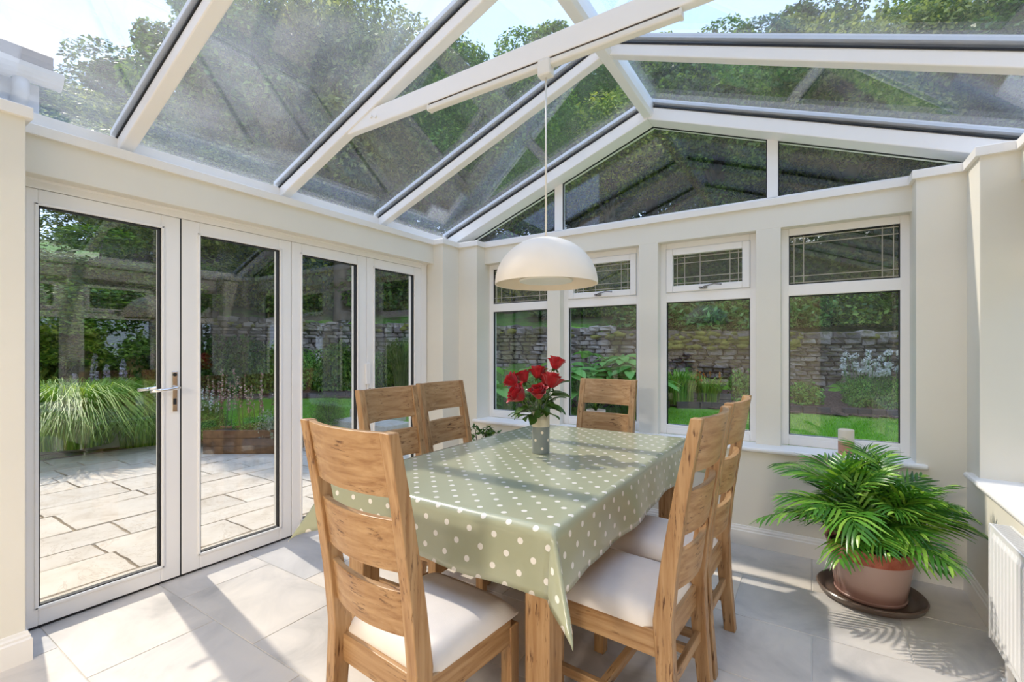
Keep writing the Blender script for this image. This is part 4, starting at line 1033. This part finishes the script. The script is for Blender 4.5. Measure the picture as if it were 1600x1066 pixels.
# ------------------------------------------------------------------ vase and roses
vx, vy = -1.228, 2.186
va = empty('vase', (vx, vy, TZ+.002)); tag(va, 'cylindrical grey vase with white dots and a cream top on the table', 'vase')
gv = plain('grey_glaze', (.235, .265, .26), .3, .05); cv = plain('cream_glaze', (.66, .60, .47), .3, .04)
vb = MB().lathe([(.001, 0), (.045, 0), (.047, .004), (.047, .143), (.0471, .144)], 40).build('vase_body', gv, va, smooth=True)
MB().lathe([(.047, .143), (.0475, .146), (.0475, .218), (.0455, .221), (.043, .218), (.043, .02), (.001, .02)], 40).build('vase_rim', cv, va, smooth=True)
dt = MB()
for k in range(4):
    for rr_, z in ((0, .03), (1, .073), (0, .115)):
        a = PI/2*k+rr_*PI/4-.9
        ctr = [(.0476*math.cos(a), .0476*math.sin(a), z)]+[(.0476*math.cos(a+.0075/.047*math.cos(b)), .0476*math.sin(a+.0075/.047*math.cos(b)), z+.008*math.sin(b)) for b in [2*PI*j/12 for j in range(12)]]
        dt.add(ctr, [(0, 1+j, 1+(j+1) % 12) for j in range(12)])
dt.build('dot', M['shade'], vb)
def petal(mb, T, w, h, curl, cup):
    nu, nv = 6, 5; v = []
    for i in range(nv+1):
        t = i/nv; ww = w*math.sin(PI*(.12+.80*t)/1.12)**.6
        for j in range(nu+1):
            s_ = -1+2*j/nu; x = s_*ww/2; y = -cup*(s_*s_)*ww*.45+ (.22*h*math.sin(t*PI*.75)) + curl*h*max(0, t-.6)**2*4
            v.append(T @ Vector((x, y, h*t*(1-.06*s_*s_)-max(0, t-.75)*curl*h*.35)))
    mb.add(v, [(i*(nu+1)+j, i*(nu+1)+j+1, (i+1)*(nu+1)+j+1, (i+1)*(nu+1)+j) for i in range(nv) for j in range(nu)])
def bloom_mesh(seed):
    mb = MB(); g = random.Random(seed)
    for n, r, w, h, tilt, curl in ((3, .002, .022, .046, -.12, 0), (4, .006, .030, .050, -.05, .05), (5, .010, .036, .054, .05, .12), (5, .014, .042, .054, .14, .25), (6, .018, .046, .050, .28, .45)):
        for k in range(n):
            a = 2*PI*k/n+g.uniform(-.25, .25)+n
            T = Matrix.Rotation(a, 4, 'Z') @ Matrix.Translation((0, r*.6, -.002)) @ Matrix.Rotation(-tilt+g.uniform(-.08, .08), 4, 'X') @ Matrix.Rotation(0, 4, 'Z')
            petal(mb, T, w*g.uniform(.9, 1.1), h*g.uniform(.92, 1.05), curl, 1.0)
    return mb
bl = []
for k in range(3):
    o = bloom_mesh(k).build('bloom', M['rose'], smooth=True); C.objects.unlink(o); bl.append(o.data)
cr, cf = Vector((.84, .5426, 0)), Vector((-.5426, .84, 0))
roses = [(-.132, .00, 1.205, 'far left, turned to the left'), (-.085, .05, 1.210, 'second from the left, just behind the leftmost'), (-.097, -.07, 1.135, 'low at the left, largest and fully open'), (-.014, -.08, 1.140, 'low in the centre above the vase rim'), (-.014, .05, 1.235, 'high in the centre of the bunch'), (.052, -.01, 1.19, 'right of the centre, wide open'), (.080, .04, 1.285, 'topmost and rightmost of the bunch'), (.03, .06, 1.195, 'half hidden behind the centre right bloom')]
lfv, lff = bigleaf(1, .52, .15, 6)
for i, (a, b, z, w_) in enumerate(roses):
    p = Vector((vx, vy, 0))+cr*a+cf*b; rt = empty('rose', (vx+.015*math.cos(i*2.3), vy+.015*math.sin(i*2.3), TZ+.03)); tag(rt, 'red rose %s' % w_, 'rose', 'red roses in the vase')
    base = Vector(rt.location); tip = Vector((p.x, p.y, z-.038))-base; mid = Vector((tip.x*.25, tip.y*.25, tip.z*.55))
    MB().tube([(0, 0, 0), mid*.6, mid, (mid+tip)/2+Vector((0, 0, .01)), tip], .0026, 7).build('stem', M['stem'], rt, smooth=True)
    d = (tip-mid).normalized(); q = d.to_track_quat('Z', 'Y').to_euler(); 
    if i in (0, 2): q = (d+(cr*-.5)+Vector((0, 0, -.1))).normalized().to_track_quat('Z', 'Y').to_euler()
    o = bpy.data.objects.new('bloom', bl[i % 3]); C.objects.link(o); o.parent = rt; o.location = tip; o.rotation_euler = q; o.scale = (1.5,)*3 if i in (2, 5) else (1.3,)*3
    mb = MB()
    for k in range(5):
        T = Matrix.Translation(tip) @ q.to_matrix().to_4x4() @ Matrix.Rotation(k*2*PI/5, 4, 'Z') @ Matrix.Rotation(R(35), 4, 'Y') @ Matrix.Diagonal((.036, .028, .036, 1)); mb.add([T @ Vector(v) for v in lfv], lff)
    mb.build('sepal', M['lf_rose'], rt, smooth=True)
    g = random.Random(70+i)
    for k in range(4 if i != 5 else 5):
        t = g.uniform(.48, .82); pp = mid.lerp(tip, t-.35) if t > .4 else mid*t
        a_ = math.atan2((cr*a+cf*b).y, (cr*a+cf*b).x)+g.uniform(-1.3, 1.3); L = g.uniform(.08, .12)
        mb = MB(); T = Matrix.Translation(pp) @ Matrix.Rotation(a_, 4, 'Z') @ Matrix.Translation((.012, 0, 0)) @ Matrix.Rotation(g.uniform(-.5, .6), 4, 'Y') @ Matrix.Rotation(g.uniform(-.6, .6), 4, 'X') @ Matrix.Diagonal((L, L, L, 1))
        mb.add([T @ Vector(v) for v in lfv], lff); mb.tube([pp, T @ Vector((0, 0, 0))], .0014, 5)
        mb.build('leaf', M['lf_rose'], rt, smooth=True)
# a spray of leaves drooping over the rim
sp = empty('foliage_sprig', (vx, vy, TZ+.05)); tag(sp, 'loose sprig of rose leaves drooping over the left of the vase rim', 'leaf sprig')
MB().tube([(0, 0, 0), tuple(cr*-.02+Vector((0, 0, .17))), tuple(cr*-.075+Vector((0, 0, .195))), tuple(cr*-.12+Vector((0, 0, .17)))], .002, 6).build('stem', M['stem'], sp)
for a, b, z, az, tl, L in ((-.055, -.02, .195, 2.9, .2, .085), (-.09, -.03, .185, 4.1, .7, .075), (-.11, .0, .17, 3.6, .3, .07), (.03, -.03, .20, 5.2, .7, .07), (0, -.05, .195, 4.6, .8, .08), (.05, 0, .23, .6, -.2, .09), (.06, -.02, .27, .3, .0, .085)):
    T = Matrix.Translation(cr*a+cf*b+Vector((0, 0, z))) @ Matrix.Rotation(az, 4, 'Z') @ Matrix.Rotation(tl, 4, 'Y') @ Matrix.Diagonal((L, L, L, 1)); mb = MB(); mb.add([T @ Vector(v) for v in lfv], lff); mb.build('leaf', M['lf_rose'], sp, smooth=True)

# ------------------------------------------------------------------ potted palm
px0, py0 = .262, 3.195
sc_ = MB().lathe([(.001, .0), (.20, .0), (.232, .012), (.246, .040), (.240, .046), (.226, .042), (.212, .018), (.19, .014), (.001, .014)], 56).build('plant_saucer', plain('brown_glaze', (.115, .075, .055), .3, .1), smooth=True, loc=(px0, py0, .0)); autosmooth(sc_, 50)
tag(sc_, 'dark brown glazed saucer on the floor under the potted palm', 'saucer')
pp = empty('potted_palm', (px0, py0, .015)); tag(pp, 'bushy parlour palm in a pink glazed pot by the radiator', 'potted plant')
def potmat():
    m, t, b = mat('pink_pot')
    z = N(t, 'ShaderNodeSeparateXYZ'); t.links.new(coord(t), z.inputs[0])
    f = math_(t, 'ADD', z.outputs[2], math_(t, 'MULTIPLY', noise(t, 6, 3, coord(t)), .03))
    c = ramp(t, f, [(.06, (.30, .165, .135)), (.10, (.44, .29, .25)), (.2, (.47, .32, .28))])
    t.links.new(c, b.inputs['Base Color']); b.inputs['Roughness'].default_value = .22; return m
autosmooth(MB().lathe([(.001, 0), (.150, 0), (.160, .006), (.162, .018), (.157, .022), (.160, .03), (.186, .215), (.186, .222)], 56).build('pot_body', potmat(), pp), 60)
rmm, rt_, rb_ = mat('terracotta_glaze')
rt_.links.new(ramp(rt_, noise(rt_, 14, 5, coord(rt_)), [(.3, (.30, .065, .035)), (.6, (.46, .13, .075)), (.75, (.55, .26, .19))]), rb_.inputs['Base Color']); rb_.inputs['Roughness'].default_value = .22; bump(rt_, rb_, noise(rt_, 22, 3, coord(rt_)), .7, .02)
autosmooth(MB().lathe([(.184, .215), (.192, .218), (.198, .275), (.205, .280), (.206, .290), (.198, .293), (.188, .288), (.182, .24)], 56).build('pot_rim', rmm, pp), 60)
MB().lathe([(.001, .262), (.10, .262), (.189, .258)], 30).build('soil', M['soil'], pp)
def frond_mesh(seed, L, arch):
    g = random.Random(seed); mb = MB(); pts = []
    n = 15
    for k in range(n+1):
        t = k/n; pts.append(Vector((L*(t*.55+.45*t*t*.9), 0, L*(math.sin(t*PI*.62)*.62*arch-.12*t*t))))
    mb.tube(pts[::2], [.0035-.0022*k/(len(pts[::2])-1) for k in range(len(pts[::2]))], 5)
    for k in range(4, n+1):
        t = k/n; p = pts[k]; d = (pts[min(k+1, n)]-pts[k-1]).normalized()
        for sd_ in (-1, 1):
            ll = L*.48*math.sin(PI*(.22+.72*(t-.25)/.75))**.8*g.uniform(.85, 1.1); ww = .0088*L/.5*g.uniform(.85, 1.15)
            dirv = (d*(.75+.5*t)+Vector((0, sd_, 0))*(1.0-.45*t)+Vector((0, 0, .12))).normalized()
            sdv_ = dirv.cross(Vector((0, 0, 1))).normalized(); nseg = 4; v = []
            for q in range(nseg+1):
                s_ = q/nseg; c = p+dirv*ll*s_-Vector((0, 0, 1))*ll*(.42*s_*s_)*g.uniform(.9, 1.1); w_ = ww*math.sin(PI*min(.98, .12+.86*s_))**.7
                v += [c-sdv_*w_+Vector((0, 0, .25*w_)), c, c+sdv_*w_+Vector((0, 0, .25*w_))]
            mb.add(v, [(3*q+j, 3*q+j+1, 3*q+j+4, 3*q+j+3) for q in range(nseg) for j in range(2)])
    me = bpy.data.meshes.new('frond'); me.from_pydata(mb.v, [], mb.f); me.shade_smooth(); me.materials.append(M['lf_palm']); return me
FM = [frond_mesh(k, .5, a) for k, a in enumerate((.55, .75, .95, 1.15))]
g = random.Random(12)
for k in range(88):
    u = g.random(); az = k*2.39996+g.uniform(-.6, .6)
    inner = k % 3
    o = bpy.data.objects.new('frond', FM[(k+inner) % 4]); C.objects.link(o); o.parent = pp
    r = .11*g.random(); o.location = (r*math.cos(az), r*math.sin(az), .255)
    away = math.cos(az)*.55+math.sin(az)*.83   # towards the wall behind
    s_ = g.uniform(.70, 1.06)
    tilt = [g.uniform(-.35, .05), g.uniform(-.7, -.3), g.uniform(-1.2, -.8)][inner]
    if math.sin(az) > .35 and inner == 0: s_ *= .72; tilt -= .5
    if math.cos(az) > .5 and inner != 2: s_ = min(s_, .80)
    if math.sin(az) > .5 and inner != 2: s_ = min(s_, .62)
    o.rotation_euler = (g.uniform(-.6, .6), tilt, az); o.scale = (s_,)*3
st2 = MB()
for k in range(12): a = k*2.4; st2.tube([(.07*math.cos(a), .07*math.sin(a), .25), (.09*math.cos(a), .09*math.sin(a), .42)], [.006, .004], 6)
st2.build('stems', M['stem'], pp)

# ------------------------------------------------------------------ radiator
ra = empty('radiator', (.64, 1.45, 0)); tag(ra, 'white panel radiator with top grille on the right-hand wall under the sill', 'radiator')
Y1 = 1.36; RX = 0
def ridged(x0, sgn):
    # front panel with pressed vertical channels
    pts = [(0., 0.)]; y = .03
    while y < Y1-.04:
        pts += [(y, 0), (y+.006, -.007), (y+.027, -.007), (y+.033, 0)]; y += .0405
    pts.append((Y1, 0)); mb = MB(); n = len(pts); v = []
    for z, k in ((.105, 0), (.128, 0), (.150, 1), (.552, 1), (.575, 0), (.600, 0)):
        for (y_, d) in pts: v.append((x0+sgn*d*k+(0), y_, z))
    f = [(r*n+i, r*n+i+1, (r+1)*n+i+1, (r+1)*n+i) for r in range(5) for i in range(n-1)]
    mb.add(v, f if sgn > 0 else [q[::-1] for q in f]); return mb
o = ridged(0.007, 1).build('front_panel', M['rad'], ra); so = o.modifiers.new('t', 'SOLIDIFY'); so.thickness = .004; so.offset = 0
o = ridged(0.058, -1).build('rear_panel', M['rad'], ra); so = o.modifiers.new('t', 'SOLIDIFY'); so.thickness = .004; so.offset = 0
mb = MB().box(.0, .072, Y1, Y1+.004, .105, .600).box(.0, .072, -.004, 0, .105, .600); mb.build('side_cover', M['rad'], ra, bevel=.002)
mb = MB().box(0, .006, 0, Y1, .594, .602).box(.066, .072, 0, Y1, .594, .602); y = .006
while y < Y1: mb.box(.006, .066, y, y+.005, .594, .600); y += .0135
mb.build('grille', M['rad'], ra)
for y in (Y1-.14, .15): ft = MB().box(.018, .042, -.012, .012, .0, .12).build('foot', M['rad'], ra, bevel=.004, loc=(0, y, 0)); MB().box(.008, .06, -.022, .022, 0, .008).build('foot_plate', M['rad'], ft, bevel=.002)

# ------------------------------------------------------------------ small things on sills and floor
def succ(x, y, z, r, h, label):
    rt = empty('succulent', (x, y, z)); tag(rt, label, 'plant')
    MB().lathe([(.001, 0), (r*.85, 0), (r, h*.2), (r, h), (r*.94, h), (r*.94, h*.85), (.001, h*.85)], 36).build('pot', M['shade'], rt)
    MB().lathe([(.001, h*.93), (r*.93, h*.9)], 24).build('soil', plain('gravel', (.3, .2, .13), .9, .3, 60), rt)
    mb = MB(); g = random.Random(3)
    for k in range(16):
        v, f = bigleaf(r*1.1*g.uniform(.7, 1.1), r*.32, -.2); T = Matrix.Translation((0, 0, h*.92)) @ Matrix.Rotation(k*2.4, 4, 'Z') @ Matrix.Rotation(-g.uniform(.3, 1.2), 4, 'Y'); mb.add([T @ Vector(p) for p in v], f)
    mb.build('rosette', M['lf_dark'], rt, smooth=True)
succ(-1.53, 3.67, .682, .080, .165, 'spiky succulent in a round white pot on the sill behind the far chair')
cu = empty('candle_holder', (.18, 3.655, .682)); tag(cu, 'small white and terracotta cylinder pot on the sill above the palm', 'pot')
autosmooth(MB().lathe([(.001, 0), (.041, 0), (.043, .003), (.043, .085)], 36).build('terracotta_base', plain('pale_terracotta', (.56, .29, .19), .6, .08), cu))
autosmooth(MB().lathe([(.043, .085), (.0432, .086), (.0432, .158), (.040, .16), (.038, .156), (.038, .02), (.001, .02)], 36).build('white_top', M['shade'], cu))
# shrub in a pot on the floor in the far left corner
fp = empty('corner_plant', (-2.42, 3.27, 0)); tag(fp, 'small leafy potted plant on the floor in the far left corner behind the table', 'plant')
autosmooth(MB().lathe([(.001, 0), (.10, 0), (.13, .24), (.12, .24), (.11, .20), (.001, .20)], 36).build('pot', M['shade'], fp))
gg = np.random.default_rng(4); cen = gg.normal(size=(16, 3)); cen /= np.linalg.norm(cen, axis=1, keepdims=True); cen = cen*np.array([.17, .17, .15])+np.array([0, 0, .50])
P, oo = cluster_points(gg, cen, np.full((16, 3), .06), 420); v_ = leaves_at(P, .07, gg, .7, .32, oo)
o = npmesh('foliage', v_, 4, DI, M['lf_dark'], fp); o['kind'] = 'stuff'
mb = MB(); [mb.tube([(0, 0, .2), (c[0]*.4, c[1]*.4, .36), tuple(c)], .004, 5) for c in cen]; mb.build('stems', M['bark'], fp)
so_ = empty('wall_socket', (.60, YP-.004, .40)); tag(so_, 'white double wall socket low on the wall behind the palm', 'socket')
MB().box(-.073, .073, -.006, .004, -.043, .043).build('face_plate', M['white'], so_, bevel=.003)
for k in (-1, 1): MB().box(k*.035-.008, k*.035+.008, -.010, -.004, .012, .032).build('rocker', M['white'], so_, bevel=.001)
